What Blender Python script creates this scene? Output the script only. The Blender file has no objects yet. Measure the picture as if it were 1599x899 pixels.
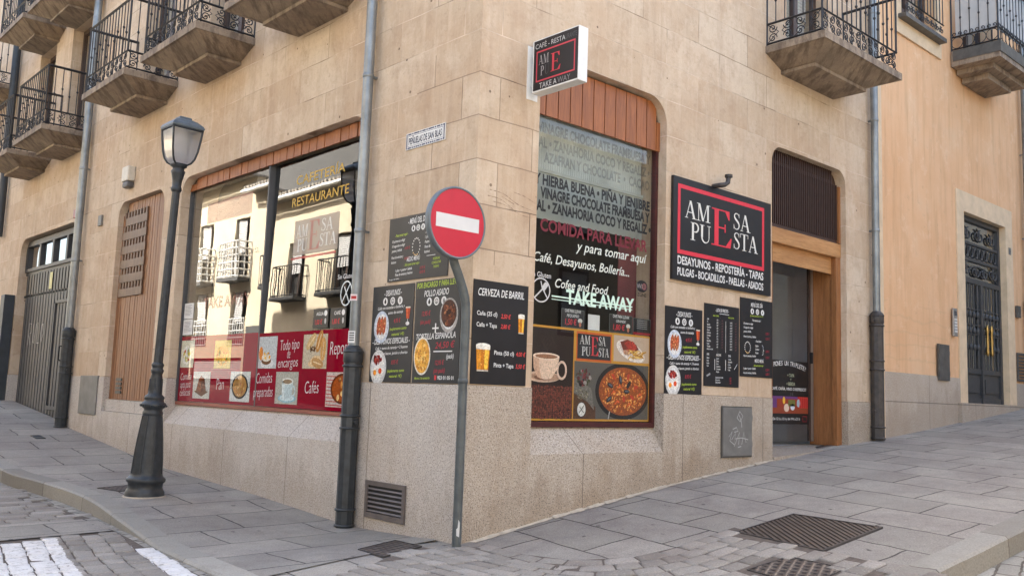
import bpy, bmesh, math, random
from mathutils import Vector, Matrix
R = math.radians
random.seed(7)
scene = bpy.context.scene
COL = scene.collection

# ---------------------------------------------------------------- camera, sky, sun, exposure
cam_d = bpy.data.cameras.new('camera'); cam = bpy.data.objects.new('camera', cam_d); COL.objects.link(cam)
cam_d.sensor_width = 36.0; cam_d.lens = 36.0 * 1432.1 / 1599; cam_d.clip_end = 500; cam_d.clip_start = 0.05
_f = Vector((0.66982604, 0.73327035, 0.11682328)); _r = Vector((0.73516715, -0.67701895, 0.03427249)); _u = Vector((-0.10422257, -0.06292803, 0.99256119))
cam.matrix_world = Matrix(((_r.x, _u.x, -_f.x, -4.74612528), (_r.y, _u.y, -_f.y, -5.67752541), (_r.z, _u.z, -_f.z, 1.17673585), (0, 0, 0, 1)))
scene.camera = cam
SUN_EL, SUN_AZ = R(38), R(22)          # sun stands behind the corner building; azimuth from +x towards +y
world = bpy.data.worlds.new('World'); scene.world = world; world.use_nodes = True
wn = world.node_tree.nodes; bg = wn['Background']; bg.inputs[1].default_value = 0.15
sky = wn.new('ShaderNodeTexSky'); sky.sky_type = 'NISHITA'; sky.sun_disc = False
sky.sun_elevation = SUN_EL; sky.sun_rotation = R(90) - SUN_AZ; sky.ozone_density = 0.2; sky.dust_density = 4.0; sky.air_density = 1.0
world.node_tree.links.new(sky.outputs[0], bg.inputs[0])
sun_d = bpy.data.lights.new('sun', 'SUN'); sun_d.energy = 5.0; sun_d.angle = R(0.5); sun_d.color = (1.0, 0.93, 0.82)
sun = bpy.data.objects.new('sun', sun_d); COL.objects.link(sun)
sdir = Vector((math.cos(SUN_EL) * math.cos(SUN_AZ), math.cos(SUN_EL) * math.sin(SUN_AZ), math.sin(SUN_EL)))
sun.rotation_euler = sdir.to_track_quat('Z', 'Y').to_euler(); sun.location = (10, 10, 30)
scene.view_settings.view_transform = 'Standard'; scene.view_settings.look = 'None'
scene.view_settings.exposure = 2.38; scene.view_settings.gamma = 1.0
scene.cycles.max_bounces = 8; scene.cycles.transparent_max_bounces = 12
scene.cycles.sample_clamp_indirect = 6.0

# ---------------------------------------------------------------- materials
def S(r, g, b):                        # 8 bit sRGB to linear
    f = lambda c: ((c / 255 + 0.055) / 1.055) ** 2.4 if c > 10 else c / 255 / 12.92
    return (f(r), f(g), f(b))
class NT:
    def __init__(s, m): s.t = m.node_tree; s.n = s.t.nodes
    def add(s, typ, **kw):
        x = s.n.new(typ)
        for k, v in kw.items():
            if k.startswith('i_'): x.inputs[k[2:]].default_value = v
            else: setattr(x, k, v)
        return x
    def link(s, a, b): s.t.links.new(a, b)
    def math(s, op, a, b=None, clamp=False):
        x = s.n.new('ShaderNodeMath'); x.operation = op; x.use_clamp = clamp
        for i, v in enumerate((a, b)):
            if v is None: continue
            if isinstance(v, (int, float)): x.inputs[i].default_value = v
            else: s.link(v, x.inputs[i])
        return x.outputs[0]
    def noise(s, vec, scale, detail=4, rough=.6, dist=0):
        x = s.n.new('ShaderNodeTexNoise'); x.inputs['Scale'].default_value = scale; x.inputs['Detail'].default_value = detail
        x.inputs['Roughness'].default_value = rough; x.inputs['Distortion'].default_value = dist
        if vec is not None: s.link(vec, x.inputs['Vector'])
        return x.outputs[0]
    def ramp(s, fac, stops):
        x = s.n.new('ShaderNodeValToRGB'); e = x.color_ramp.elements
        while len(e) < len(stops): e.new(0.5)
        for q, (p, c) in zip(e, stops): q.position = p; q.color = (*c, 1) if len(c) == 3 else c
        s.link(fac, x.inputs[0]); return x.outputs[0]
    def range(s, v, a, b, c=0., d=1.):
        x = s.n.new('ShaderNodeMapRange'); x.inputs[1].default_value = a; x.inputs[2].default_value = b
        x.inputs[3].default_value = c; x.inputs[4].default_value = d; s.link(v, x.inputs[0]); return x.outputs[0]
    def mix(s, fac, a, b, typ='MIX'):
        x = s.n.new('ShaderNodeMix'); x.data_type = 'RGBA'; x.blend_type = typ; x.clamp_factor = True
        for i, v in ((0, fac), (6, a), (7, b)):
            if isinstance(v, (int, float)): x.inputs[i].default_value = v
            elif isinstance(v, tuple): x.inputs[i].default_value = (*v, 1)
            else: s.link(v, x.inputs[i])
        return x.outputs[2]
    def bump(s, h, strength, dist=.01, normal=None):
        x = s.n.new('ShaderNodeBump'); x.inputs['Strength'].default_value = strength; x.inputs['Distance'].default_value = dist
        s.link(h, x.inputs['Height'])
        if normal is not None: s.link(normal, x.inputs['Normal'])
        return x.outputs[0]
    def pos(s): return s.n.new('ShaderNodeNewGeometry').outputs['Position']
    def sep(s, v):
        x = s.n.new('ShaderNodeSeparateXYZ'); s.link(v, x.inputs[0]); return x.outputs
    def comb(s, a, b, c=0.):
        x = s.n.new('ShaderNodeCombineXYZ')
        for i, v in enumerate((a, b, c)):
            if isinstance(v, (int, float)): x.inputs[i].default_value = v
            else: s.link(v, x.inputs[i])
        return x.outputs[0]
def new_mat(name):
    m = bpy.data.materials.new(name); m.use_nodes = True
    t = NT(m); return m, t, t.n['Principled BSDF']
def plain(name, c, rough=.6, metal=0., var=.25, scale=18., bump=.0, spec=.5):
    m, t, p = new_mat(name); v = t.pos()
    n = t.noise(v, scale, 5)
    lo = tuple(x * (1 - var) for x in c); hi = tuple(min(1, x * (1 + var)) for x in c)
    t.link(t.ramp(n, [(.3, lo), (.7, hi)]), p.inputs['Base Color'])
    p.inputs['Roughness'].default_value = rough; p.inputs['Metallic'].default_value = metal; p.inputs['Specular IOR Level'].default_value = spec
    if bump: t.link(t.bump(t.noise(v, scale * 6, 3), bump, .004), p.inputs['Normal'])
    return m
def brick(t, vec, w, h, mortar, off=.5, freq=2, smooth=.1):
    b = t.add('ShaderNodeTexBrick', offset=off, offset_frequency=freq)
    b.inputs['Scale'].default_value = 1; b.inputs['Brick Width'].default_value = w; b.inputs['Row Height'].default_value = h
    b.inputs['Mortar Size'].default_value = mortar; b.inputs['Mortar Smooth'].default_value = smooth; b.inputs['Bias'].default_value = 0
    b.inputs['Color1'].default_value = (0, 0, 0, 1); b.inputs['Color2'].default_value = (1, 1, 1, 1); b.inputs['Mortar'].default_value = (.5, .5, .5, 1)
    t.link(vec, b.inputs['Vector']); return b
M = {}
def stone_mat():
    m, t, p = new_mat('sandstone_ashlar'); v = t.pos(); x, y, z = t.sep(v)
    wob = t.noise(v, 1.3, 2); wz = t.math('ADD', z, t.range(wob, .3, .7, -.006, .006))
    b = brick(t, t.comb(t.math('ADD', t.math('ADD', x, y), .31), t.math('ADD', wz, -1.255)), .93, .372, .0045, .42)
    per = t.sep(b.outputs[0])[0]
    base = t.ramp(per, [(0, S(192, 171, 146)), (.5, S(203, 184, 160)), (1, S(213, 197, 175))])
    big = t.noise(v, .9, 5, .65)
    base = t.mix(t.range(big, .42, .68, 0, .75), base, S(190, 161, 132)); base = t.mix(t.range(t.noise(v, 3.2, 6, .75), .48, .68, 0, .6), base, S(172, 147, 122)); base = t.mix(t.range(t.noise(v, 2.3, 6, .75), .5, .66, 0, .55), base, S(220, 204, 182)); base = t.mix(t.range(t.noise(v, 13, 5, .75), .54, .7, 0, .45), base, S(160, 136, 114))
    stv = t.comb(t.math('MULTIPLY', x, 6), t.math('MULTIPLY', y, 6), t.math('MULTIPLY', z, .55))
    st = t.noise(stv, 1, 5, .7)
    base = t.mix(t.range(st, .5, .74, 0, .55), base, S(170, 146, 124))
    base = t.mix(t.range(t.noise(stv, 1.7, 4, .6), .54, .74, 0, .4), base, S(222, 206, 184))
    fine = t.noise(v, 60, 4, .7)
    base = t.mix(t.range(fine, .35, .65, 0, .22), base, S(178, 150, 124))
    # mortar: dark in some stretches, pale in others
    jm = t.mix(t.range(t.noise(v, .9, 3), .40, .52, 0, 1), S(112, 92, 74), S(224, 206, 184))
    near = t.math('MULTIPLY', t.math('LESS_THAN', t.math('ADD', t.math('ADD', x, y), t.math('MULTIPLY', wob, .8)), 1.35), t.math('LESS_THAN', t.math('ABSOLUTE', t.math('SUBTRACT', z, 3.2)), .95))
    jm = t.mix(near, jm, S(84, 66, 52))
    base = t.mix(t.math('MULTIPLY', b.outputs[1], t.math('MAXIMUM', t.math('MULTIPLY', near, .5), t.range(t.noise(v, 2.1, 3), .35, .65, .05, .9))), base, jm)
    # pits
    vo = t.add('ShaderNodeTexVoronoi', feature='F1'); vo.inputs['Scale'].default_value = 5.5; t.link(v, vo.inputs['Vector'])
    pit = t.math('MULTIPLY', t.math('LESS_THAN', vo.outputs['Distance'], .075), t.math('GREATER_THAN', t.sep(vo.outputs['Color'])[0], .6))
    base = t.mix(t.math('MULTIPLY', pit, .75), base, S(96, 78, 64))
    t.link(base, p.inputs['Base Color']); p.inputs['Roughness'].default_value = .85; p.inputs['Specular IOR Level'].default_value = .25
    h = t.math('SUBTRACT', t.math('MULTIPLY', fine, .25), t.math('ADD', t.math('MULTIPLY', b.outputs[1], .5), pit))
    h = t.math('ADD', h, t.math('MULTIPLY', t.noise(v, 9, 3), .5))
    t.link(t.bump(h, .7, .012), p.inputs['Normal']); return m
M['stone'] = stone_mat()
def granite_mat(name, a, b_, dark, stain, joints=True, fl=.5):
    m, t, p = new_mat(name); v = t.pos(); x, y, z = t.sep(v)
    n1 = t.noise(v, 40, 4, .8); n2 = t.noise(v, 85, 2, .65); big = t.noise(v, 1.1, 4)
    base = t.ramp(n1, [(.3, a), (.65, b_)])
    base = t.mix(t.range(n2, .54, .63, 0, min(1, fl * 1.35)), base, dark)
    base = t.mix(t.range(t.noise(v, 75, 2), .6, .66, 0, .5), base, S(226, 220, 210))
    base = t.mix(t.range(big, .45, .7, 0, .65), base, stain, 'MULTIPLY')
    stv = t.comb(t.math('MULTIPLY', x, 5), t.math('MULTIPLY', y, 5), t.math('MULTIPLY', z, .8))
    base = t.mix(t.range(t.noise(stv, 1, 4), .5, .75, 0, .5), base, stain, 'MULTIPLY')
    gl_ = t.math('ADD', t.math('MULTIPLY', t.math('MAXIMUM', x, 0.), .125), t.math('MULTIPLY', t.math('MAXIMUM', t.math('SUBTRACT', y, .5), 0.), .04))
    sp = t.math('SUBTRACT', t.math('SUBTRACT', z, gl_), t.range(t.noise(t.comb(t.math('MULTIPLY', x, 3), t.math('MULTIPLY', y, 3), z), 1.3, 5, .7), .3, .75, -.05, .55))
    base = t.mix(t.range(sp, -.08, .16, .5, 0), base, tuple(q * .8 for q in stain), 'MULTIPLY')
    h = t.math('MULTIPLY', n1, 1.)
    if joints:
        b = brick(t, t.comb(t.math('ADD', t.math('ADD', x, y), .1), t.math('ADD', z, .62)), 1.45, 1.9, .006, 0.)
        base = t.mix(t.math('MULTIPLY', b.outputs[1], .6), base, S(90, 80, 70)); h = t.math('SUBTRACT', h, b.outputs[1])
    t.link(base, p.inputs['Base Color']); p.inputs['Roughness'].default_value = .8; p.inputs['Specular IOR Level'].default_value = .3
    t.link(t.bump(h, .8, .007), p.inputs['Normal']); return m
M['granite_l'] = granite_mat('pale_granite', S(182, 173, 163), S(206, 198, 189), S(104, 95, 88), (.86, .80, .74))
M['granite_r'] = granite_mat('warm_granite', S(168, 156, 142), S(192, 180, 165), S(92, 82, 74), (.84, .77, .69), True, .6)
M['granite_o'] = granite_mat('smooth_granite', S(172, 160, 146), S(192, 180, 166), S(136, 124, 112), (.86, .80, .74), True, .3)
def stucco_mat():
    m, t, p = new_mat('orange_stucco'); v = t.pos(); x, y, z = t.sep(v)
    n = t.noise(v, 1.0, 5, .65); f = t.noise(v, 90, 3)
    base = t.ramp(n, [(.3, S(218, 172, 130)), (.55, S(224, 182, 142)), (.75, S(222, 188, 152))])
    stv = t.comb(t.math('MULTIPLY', x, 7), t.math('MULTIPLY', y, 7), t.math('MULTIPLY', z, .7))
    base = t.mix(t.range(t.noise(stv, 1, 6, .7), .48, .7, 0, .55), base, S(192, 148, 110)); base = t.mix(t.range(t.noise(v, 2.6, 6, .75), .55, .7, 0, .5), base, S(236, 206, 172)); base = t.mix(t.range(t.noise(v, 8, 5, .75), .6, .72, 0, .4), base, S(178, 138, 104))
    # scrawl washed off the stucco, a faint stain
    w = t.add('ShaderNodeTexWave', wave_type='RINGS'); w.inputs['Scale'].default_value = 1.6; w.inputs['Distortion'].default_value = 5; w.inputs['Detail'].default_value = 2
    t.link(v, w.inputs['Vector'])
    d = t.math('MULTIPLY', t.math('LESS_THAN', t.math('ABSOLUTE', t.math('SUBTRACT', z, 2.15)), .5), t.range(w.outputs[1], .9, 1., 0, .22))
    base = t.mix(t.math('MULTIPLY', d, t.math('LESS_THAN', x, 9.3)), base, S(190, 160, 126))
    t.link(base, p.inputs['Base Color']); p.inputs['Roughness'].default_value = .9; p.inputs['Specular IOR Level'].default_value = .2
    t.link(t.bump(t.math('ADD', f, n), .35, .004), p.inputs['Normal']); return m
M['stucco'] = stucco_mat()
M['trim'] = plain('cream_stone_trim', S(214, 190, 158), .85, 0, .12, 5, .3)
def concrete_mat():
    m, t, p = new_mat('stained_balcony_stone'); v = t.pos(); x, y, z = t.sep(v)
    n = t.noise(v, 2.2, 6, .7); base = t.ramp(n, [(.3, S(124, 110, 96)), (.55, S(150, 134, 116)), (.75, S(172, 155, 136))])
    w = t.noise(t.comb(t.math('MULTIPLY', t.math('SUBTRACT', x, y), 5), t.math('MULTIPLY', z, 2), t.math('ADD', x, y)), 1.6, 5, .7)
    base = t.mix(t.range(w, .47, .62, 0, .75), base, S(92, 78, 68))
    base = t.mix(t.range(t.noise(v, 70, 3), .5, .7, 0, .35), base, S(100, 88, 78))
    t.link(base, p.inputs['Base Color']); p.inputs['Roughness'].default_value = .9
    t.link(t.bump(t.math('ADD', n, t.noise(v, 40, 3)), .5, .008), p.inputs['Normal']); return m
M['concrete'] = concrete_mat()
def wood_mat(name, a, b_, axis='z', rough=.5):
    m, t, p = new_mat(name); v = t.pos(); x, y, z = t.sep(v)
    k = dict(z=(9, 9, .8), x=(.8, .8, 9))[axis]
    w = t.comb(t.math('MULTIPLY', x, k[0]), t.math('MULTIPLY', y, k[1]), t.math('MULTIPLY', z, k[2]))
    n = t.noise(w, 2.4, 6, .65, .6); g = t.noise(w, 14, 4, .6)
    base = t.ramp(n, [(.28, a), (.72, b_)]); base = t.mix(t.range(g, .5, .7, 0, .4), base, tuple(c * .55 for c in a))
    t.link(base, p.inputs['Base Color']); p.inputs['Roughness'].default_value = rough
    t.link(t.bump(g, .25, .003), p.inputs['Normal']); return m
M['wood'] = wood_mat('varnished_plank_wood', S(128, 74, 40), S(172, 106, 60))
M['wood_door'] = wood_mat('weathered_door_wood', S(112, 74, 48), S(160, 112, 76))
M['wood_dark'] = wood_mat('dark_lattice_wood', S(86, 62, 46), S(118, 88, 66))
M['wood_portal'] = wood_mat('golden_portal_wood', S(124, 78, 42), S(168, 114, 68))
M['wood_lintel'] = wood_mat('golden_lintel_wood', S(162, 112, 66), S(198, 150, 98), 'x')
M['wood_sill'] = wood_mat('red_sill_wood', S(128, 72, 58), S(164, 102, 84), 'x')
M['wood_wine'] = wood_mat('wine_window_frame', S(58, 24, 26), S(84, 36, 36), 'x', .4)
M['brown_metal'] = plain('brown_slat_metal', S(62, 42, 34), .5, 0, .2, 12)
M['iron'] = plain('black_wrought_iron', (.016, .016, .019), .5, .0, .4, 30, .2)
M['cast'] = plain('charcoal_cast_iron', (.028, .033, .038), .45, .0, .4, 14, .35)
M['cast_brown'] = plain('brown_cast_iron', (.05, .043, .04), .5, .0, .35, 12, .3)
M['zinc'] = plain('grey_zinc', (.24, .26, .27), .42, .55, .25, 5, .1)
M['zinc_dark'] = plain('dark_blue_pipe_paint', (.035, .043, .052), .5, .0, .2, 8)
M['lamp_cap'] = plain('blue_grey_lamp_paint', (.12, .15, .175), .4, 0, .2, 10)
M['white_paint'] = plain('white_enamel', (.72, .72, .7), .4, 0, .06, 9)
M['white_plastic'] = plain('aged_white_plastic', (.62, .58, .5), .5, 0, .1, 9)
M['grey_plastic'] = plain('dark_grey_plastic', (.08, .08, .085), .5, 0, .1, 9)
M['red_plastic'] = plain('dark_red_plastic', (.22, .03, .03), .4, 0, .1, 9)
M['sign_red'] = plain('sign_red_film', S(190, 24, 52), .35, 0, .05, 9)
M['sign_white'] = plain('sign_white_film', (.66, .66, .65), .35, 0, .04, 9)
M['sign_back'] = plain('grey_blue_sign_metal', (.14, .165, .185), .45, .2, .15, 9)
M['post'] = plain('grey_green_post_paint', (.085, .097, .1), .45, .1, .25, 12, .2)
M['cabinet'] = plain('grey_cabinet_steel', (.17, .165, .155), .5, .1, .2, 6, .15)
M['cabinet_dark'] = plain('dark_cabinet_steel', (.09, .085, .078), .5, .1, .3, 9, .3)
M['garage'] = plain('grey_garage_steel', (.07, .07, .072), .5, .1, .15, 3, .1)
M['garage_dark'] = plain('dark_garage_steel', (.04, .04, .042), .5, .1, .15, 3, .1)
M['vent'] = plain('taupe_vent_metal', (.14, .118, .108), .5, .2, .15, 8)
M['black'] = plain('matt_black', (.008, .008, .009), .7, 0, .2, 8)
M['alu'] = plain('brushed_aluminium', (.42, .42, .42), .35, .8, .1, 10)
M['brass'] = plain('polished_brass', (.42, .28, .1), .3, .9, .1, 10)
M['door_iron'] = plain('slate_door_paint', (.05, .051, .054), .45, .1, .2, 10, .1)
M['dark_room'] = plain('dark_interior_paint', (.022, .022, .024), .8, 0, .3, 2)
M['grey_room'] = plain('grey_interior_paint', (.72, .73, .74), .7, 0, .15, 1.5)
M['shutter'] = plain('pale_roller_shutter', (.5, .5, .5), .6, 0, .08, 6)
M['frame_brown'] = plain('brown_window_paint', (.06, .035, .026), .5, 0, .2, 10)
M['board'] = plain('charcoal_board_print', (.034, .035, .037), .42, 0, .12, 4, 0, .4)
M['board_black'] = plain('black_board_print', (.013, .0125, .015), .4, 0, .25, 3, 0, .4)
M['card_black'] = plain('black_card', (.012, .012, .013), .4, 0, .2, 3)
M['soil'] = plain('planter_soil', (.03, .022, .016), .9, 0, .3, 30)
M['leaf'] = plain('planter_leaf', (.05, .09, .03), .6, 0, .4, 30)
M['mortar'] = plain('pale_mortar_fillet', S(178, 166, 148), .9, 0, .2, 14, .5)
def glass_mat(name, base_r, boost, tint=(.9, .9, .9), rough=0.):
    m, t, p = new_mat(name); t.n.remove(p); out = t.n['Material Output']
    tr = t.add('ShaderNodeBsdfTransparent'); tr.inputs[0].default_value = (*tint, 1)
    gl = t.add('ShaderNodeBsdfGlossy'); gl.inputs['Roughness'].default_value = rough; gl.inputs[0].default_value = (.97, .98, .98, 1)
    fr = t.add('ShaderNodeFresnel'); fr.inputs[0].default_value = 1.5
    if name == 'old_shop_glass':
        t.link(t.bump(t.noise(t.pos(), 1.6, 2), .05, .01), gl.inputs['Normal'])
    f = t.math('ADD', t.math('MULTIPLY', fr.outputs[0], boost), base_r, True)
    f = t.math('MULTIPLY', f, t.math('SUBTRACT', 1., t.add('ShaderNodeNewGeometry').outputs['Backfacing']))
    mx = t.add('ShaderNodeMixShader'); t.link(f, mx.inputs[0]); t.link(tr.outputs[0], mx.inputs[1]); t.link(gl.outputs[0], mx.inputs[2])
    t.link(mx.outputs[0], out.inputs[0]); return m
M['glass'] = glass_mat('old_shop_glass', .08, 1.9, (.95, .96, .95)); M['glass_front'] = glass_mat('thin_front_glass', .0, 1.1, (.94, .95, .94))
M['glass_clear'] = glass_mat('clear_pane_glass', .03, 1.5, (.9, .92, .91))
M['glass_door'] = glass_mat('door_glass', .0, 1.3, (.92, .93, .94))
def lantern_glass():
    m, t, p = new_mat('lantern_glass'); t.n.remove(p); out = t.n['Material Output']
    tr = t.add('ShaderNodeBsdfTransparent'); tr.inputs[0].default_value = (.8, .82, .85, 1)
    gl = t.add('ShaderNodeBsdfGlossy'); gl.inputs['Roughness'].default_value = .12
    df = t.add('ShaderNodeBsdfTranslucent'); df.inputs[0].default_value = (.9, .92, .95, 1)
    a = t.add('ShaderNodeMixShader'); a.inputs[0].default_value = .6; t.link(tr.outputs[0], a.inputs[1]); t.link(df.outputs[0], a.inputs[2])
    b = t.add('ShaderNodeMixShader'); b.inputs[0].default_value = .3; t.link(a.outputs[0], b.inputs[1]); t.link(gl.outputs[0], b.inputs[2])
    t.link(b.outputs[0], out.inputs[0]); return m
M['lantern'] = lantern_glass()
def ink_mat():
    m, t, p = new_mat('printed_ink'); c = t.add('ShaderNodeVertexColor', layer_name='Col')
    t.link(c.outputs[0], p.inputs['Base Color']); p.inputs['Roughness'].default_value = .45; p.inputs['Specular IOR Level'].default_value = .35; return m
def photo_mat(gloss):
    m = ink_mat(); m.name = 'photo_print'; t = NT(m); p = t.n['Principled BSDF']; c = p.inputs['Base Color'].links[0].from_socket; v = t.pos()
    k = t.ramp(t.math('ADD', t.math('MULTIPLY', t.noise(v, 38, 6, .8), .6), t.math('MULTIPLY', t.noise(v, 130, 3, .7), .4)), [(.36, (.35, .33, .31)), (.5, (.95, .95, .95)), (.62, (1.35, 1.3, 1.25))])
    t.link(t.mix(1., c, k, 'MULTIPLY'), p.inputs['Base Color'])
    if gloss:
        for n_, v_ in (('Coat Weight', 1.), ('Coat IOR', 1.5), ('Coat Roughness', .0), ('Specular IOR Level', 0.)): p.inputs[n_].default_value = v_
    return m
M['ink'] = ink_mat(); M['photo'] = photo_mat(False); M['photo_gloss'] = photo_mat(True); M['ink_gloss'] = ink_mat(); M['ink_gloss'].name = 'glossy_printed_ink'
for _n, _v in (('Coat Weight', 1.), ('Coat IOR', 1.5), ('Coat Roughness', .0), ('Specular IOR Level', 0.)): M['ink_gloss'].node_tree.nodes['Principled BSDF'].inputs[_n].default_value = _v
def film_mat(name, alpha):
    m, t, p = new_mat(name); c = t.add('ShaderNodeVertexColor', layer_name='Col')
    t.link(c.outputs[0], p.inputs['Base Color']); p.inputs['Roughness'].default_value = .4; p.inputs['Alpha'].default_value = alpha; return m
M['film'] = film_mat('translucent_vinyl', .62)
M['film_faint'] = film_mat('faded_vinyl', .34)
def slab_mat(name, rot, w, h, off):
    m, t, p = new_mat(name); v = t.pos(); x, y, z = t.sep(v)
    c, s = math.cos(rot), math.sin(rot)
    u = t.math('ADD', t.math('MULTIPLY', y, c), t.math('MULTIPLY', x, s)); w_ = t.math('SUBTRACT', t.math('MULTIPLY', x, c), t.math('MULTIPLY', y, s))
    if name == 'granite_slabs_left': u, w_ = w_, u
    wob = t.noise(v, 2.5, 2); u = t.math('ADD', u, t.range(wob, .3, .7, -.012, .012)); w_ = t.math('ADD', w_, t.range(wob, .3, .7, .012, -.012))
    b = brick(t, t.comb(u, w_), w, h, .0085, off)
    per = t.sep(b.outputs[0])[0]
    base = t.ramp(per, [(0, S(146, 141, 130)), (.45, S(157, 151, 140)), (1, S(167, 160, 148))])
    base = t.mix(t.range(t.noise(v, 1.2, 5, .7), .40, .68, 0, .7), base, S(116, 108, 104)); base = t.mix(t.range(t.noise(v, 5, 5, .75), .55, .75, 0, .45), base, S(104, 96, 93))
    base = t.mix(t.range(t.noise(v, 105, 3, .75), .47, .62, 0, .6), base, S(100, 93, 90))
    base = t.mix(t.range(t.noise(v, 80, 2, .6), .58, .7, 0, .5), base, S(180, 172, 168))
    vo = t.add('ShaderNodeTexVoronoi', feature='F1'); vo.inputs['Scale'].default_value = 4.2; t.link(t.comb(x, y), vo.inputs['Vector'])
    g = t.math('ADD', vo.outputs['Distance'], t.range(t.noise(v, 30, 3), .3, .7, -.06, .06))
    gum = t.math('MULTIPLY', t.math('LESS_THAN', g, .085), t.math('GREATER_THAN', t.sep(vo.outputs['Color'])[1], .35))
    base = t.mix(t.math('MULTIPLY', gum, .75), base, S(58, 52, 50))
    jw = t.range(t.noise(v, 1.6, 3), .35, .6, .65, 1.)
    base = t.mix(t.math('MULTIPLY', b.outputs[1], jw), base, S(48, 43, 41))
    t.link(base, p.inputs['Base Color']); p.inputs['Roughness'].default_value = .75; p.inputs['Specular IOR Level'].default_value = .3
    h_ = t.math('SUBTRACT', t.math('MULTIPLY', t.noise(v, 90, 3), .3), b.outputs[1])
    h_ = t.math('ADD', h_, t.math('MULTIPLY', per, .15)); t.link(t.bump(h_, .55, .006), p.inputs['Normal']); return m
M['slab_r'] = slab_mat('granite_slabs_right', R(6), .84, .52, .37)
M['slab_l'] = slab_mat('granite_slabs_left', R(3), .95, .64, .42)
def sett_mat(name, w, h, uv=False, rot=0., paint=False, mort=.012):
    m, t, p = new_mat(name); v = t.pos(); x, y, z = t.sep(v)
    if uv:
        uvn = t.add('ShaderNodeUVMap'); u, w_, _ = t.sep(uvn.outputs[0])
    else:
        c, s = math.cos(rot), math.sin(rot)
        u = t.math('ADD', t.math('MULTIPLY', x, c), t.math('MULTIPLY', y, s)); w_ = t.math('SUBTRACT', t.math('MULTIPLY', y, c), t.math('MULTIPLY', x, s))
    wob = t.noise(v, 4.5, 2); wob2 = t.noise(v, 5.5, 2)
    u = t.math('ADD', u, t.range(wob, .3, .7, -.016, .016)); w_ = t.math('ADD', w_, t.range(wob2, .3, .7, -.014, .014))
    b = brick(t, t.comb(u, w_), w, h, mort, .46, 2, .35); per = t.sep(b.outputs[0])[0]
    base = t.ramp(per, [(0, S(134, 130, 121)), (.5, S(151, 147, 137)), (1, S(170, 165, 154))])
    base = t.mix(t.range(t.noise(v, 70, 4, .7), .42, .68, 0, .5), base, S(108, 98, 94))
    base = t.mix(t.range(t.noise(v, 2.2, 4), .5, .7, 0, .4), base, S(122, 115, 104))
    if paint:
        pn = t.noise(v, 14, 5, .7); base = t.mix(t.range(pn, .34, .44, 0, .95), base, t.ramp(t.noise(v, 6, 4), [(.3, S(188, 184, 180)), (.7, S(214, 210, 206))]))
    jm = t.mix(t.range(t.noise(v, 9, 3), .4, .6, 0, 1), S(66, 58, 52), S(108, 98, 86))
    base = t.mix(t.math('MULTIPLY', b.outputs[1], .35 if paint else .9), base, jm)
    t.link(base, p.inputs['Base Color']); p.inputs['Roughness'].default_value = .75; p.inputs['Specular IOR Level'].default_value = .3
    h_ = t.math('SUBTRACT', t.math('ADD', t.math('MULTIPLY', t.noise(v, 50, 3), .3), t.math('MULTIPLY', per, .4)), t.math('MULTIPLY', b.outputs[1], 1.4))
    t.link(t.bump(h_, .8, .012), p.inputs['Normal']); return m
M['sett_uv'] = sett_mat('small_setts_in_arcs', .24, .14, True, 0., False, .008)
M['sett_road'] = sett_mat('road_setts', .25, .15, False, R(14), False, .010)
M['sett_paint'] = sett_mat('painted_road_setts', .25, .15, False, R(14), True)
M['kerb'] = sett_mat('kerb_granite', 1.1, 9., True, 0., False, .006)
def stone_sett_mat(name, paint):
    m, t, p = new_mat(name); v = t.pos(); x, y, z = t.sep(v)
    cv = t.sep(t.add('ShaderNodeVertexColor', layer_name='Col').outputs[0])[0]
    base = t.ramp(cv, [(0, S(124, 118, 109)), (.5, S(146, 140, 130)), (1, S(170, 163, 153))])
    base = t.mix(t.range(t.noise(v, 90, 4, .7), .42, .66, 0, .55), base, S(104, 95, 91)); base = t.mix(t.range(t.noise(v, 60, 2), .58, .7, 0, .4), base, S(188, 180, 174))
    base = t.mix(t.range(t.noise(v, 1.7, 4), .48, .7, 0, .5), base, S(118, 106, 98))
    if paint:
        u = t.math('SUBTRACT', t.math('MULTIPLY', x, .981), t.math('MULTIPLY', y, .19)); u = t.math('ADD', u, t.range(t.noise(v, 22, 3), .3, .7, -.012, .012))
        def band(lo, hi, ymax): return t.math('MULTIPLY', t.math('MULTIPLY', t.math('GREATER_THAN', u, lo), t.math('LESS_THAN', u, hi)), t.math('LESS_THAN', y, ymax))
        k = t.math('MAXIMUM', band(-3.25, -2.69, 2.42), band(-2.21, -1.74, 2.06)); k = t.math('MAXIMUM', k, band(-4.3, -3.75, 2.42))
        worn = t.range(t.noise(v, 26, 6, .75), .36, .47, .12, .97)
        base = t.mix(t.math('MULTIPLY', k, worn), base, t.ramp(t.noise(v, 7, 4), [(.3, S(206, 202, 198)), (.7, S(228, 225, 221))]))
    t.link(base, p.inputs['Base Color']); p.inputs['Roughness'].default_value = .75; p.inputs['Specular IOR Level'].default_value = .3
    t.link(t.bump(t.math('ADD', t.noise(v, 60, 3), t.noise(v, 14, 2)), .45, .006), p.inputs['Normal']); return m
M['sett_stone'] = stone_sett_mat('worn_granite_setts', False); M['sett_zebra'] = stone_sett_mat('painted_granite_setts', True)
M['bed'] = plain('sandy_joint_bed', S(92, 82, 74), .95, 0, .3, 20, .6)
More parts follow.
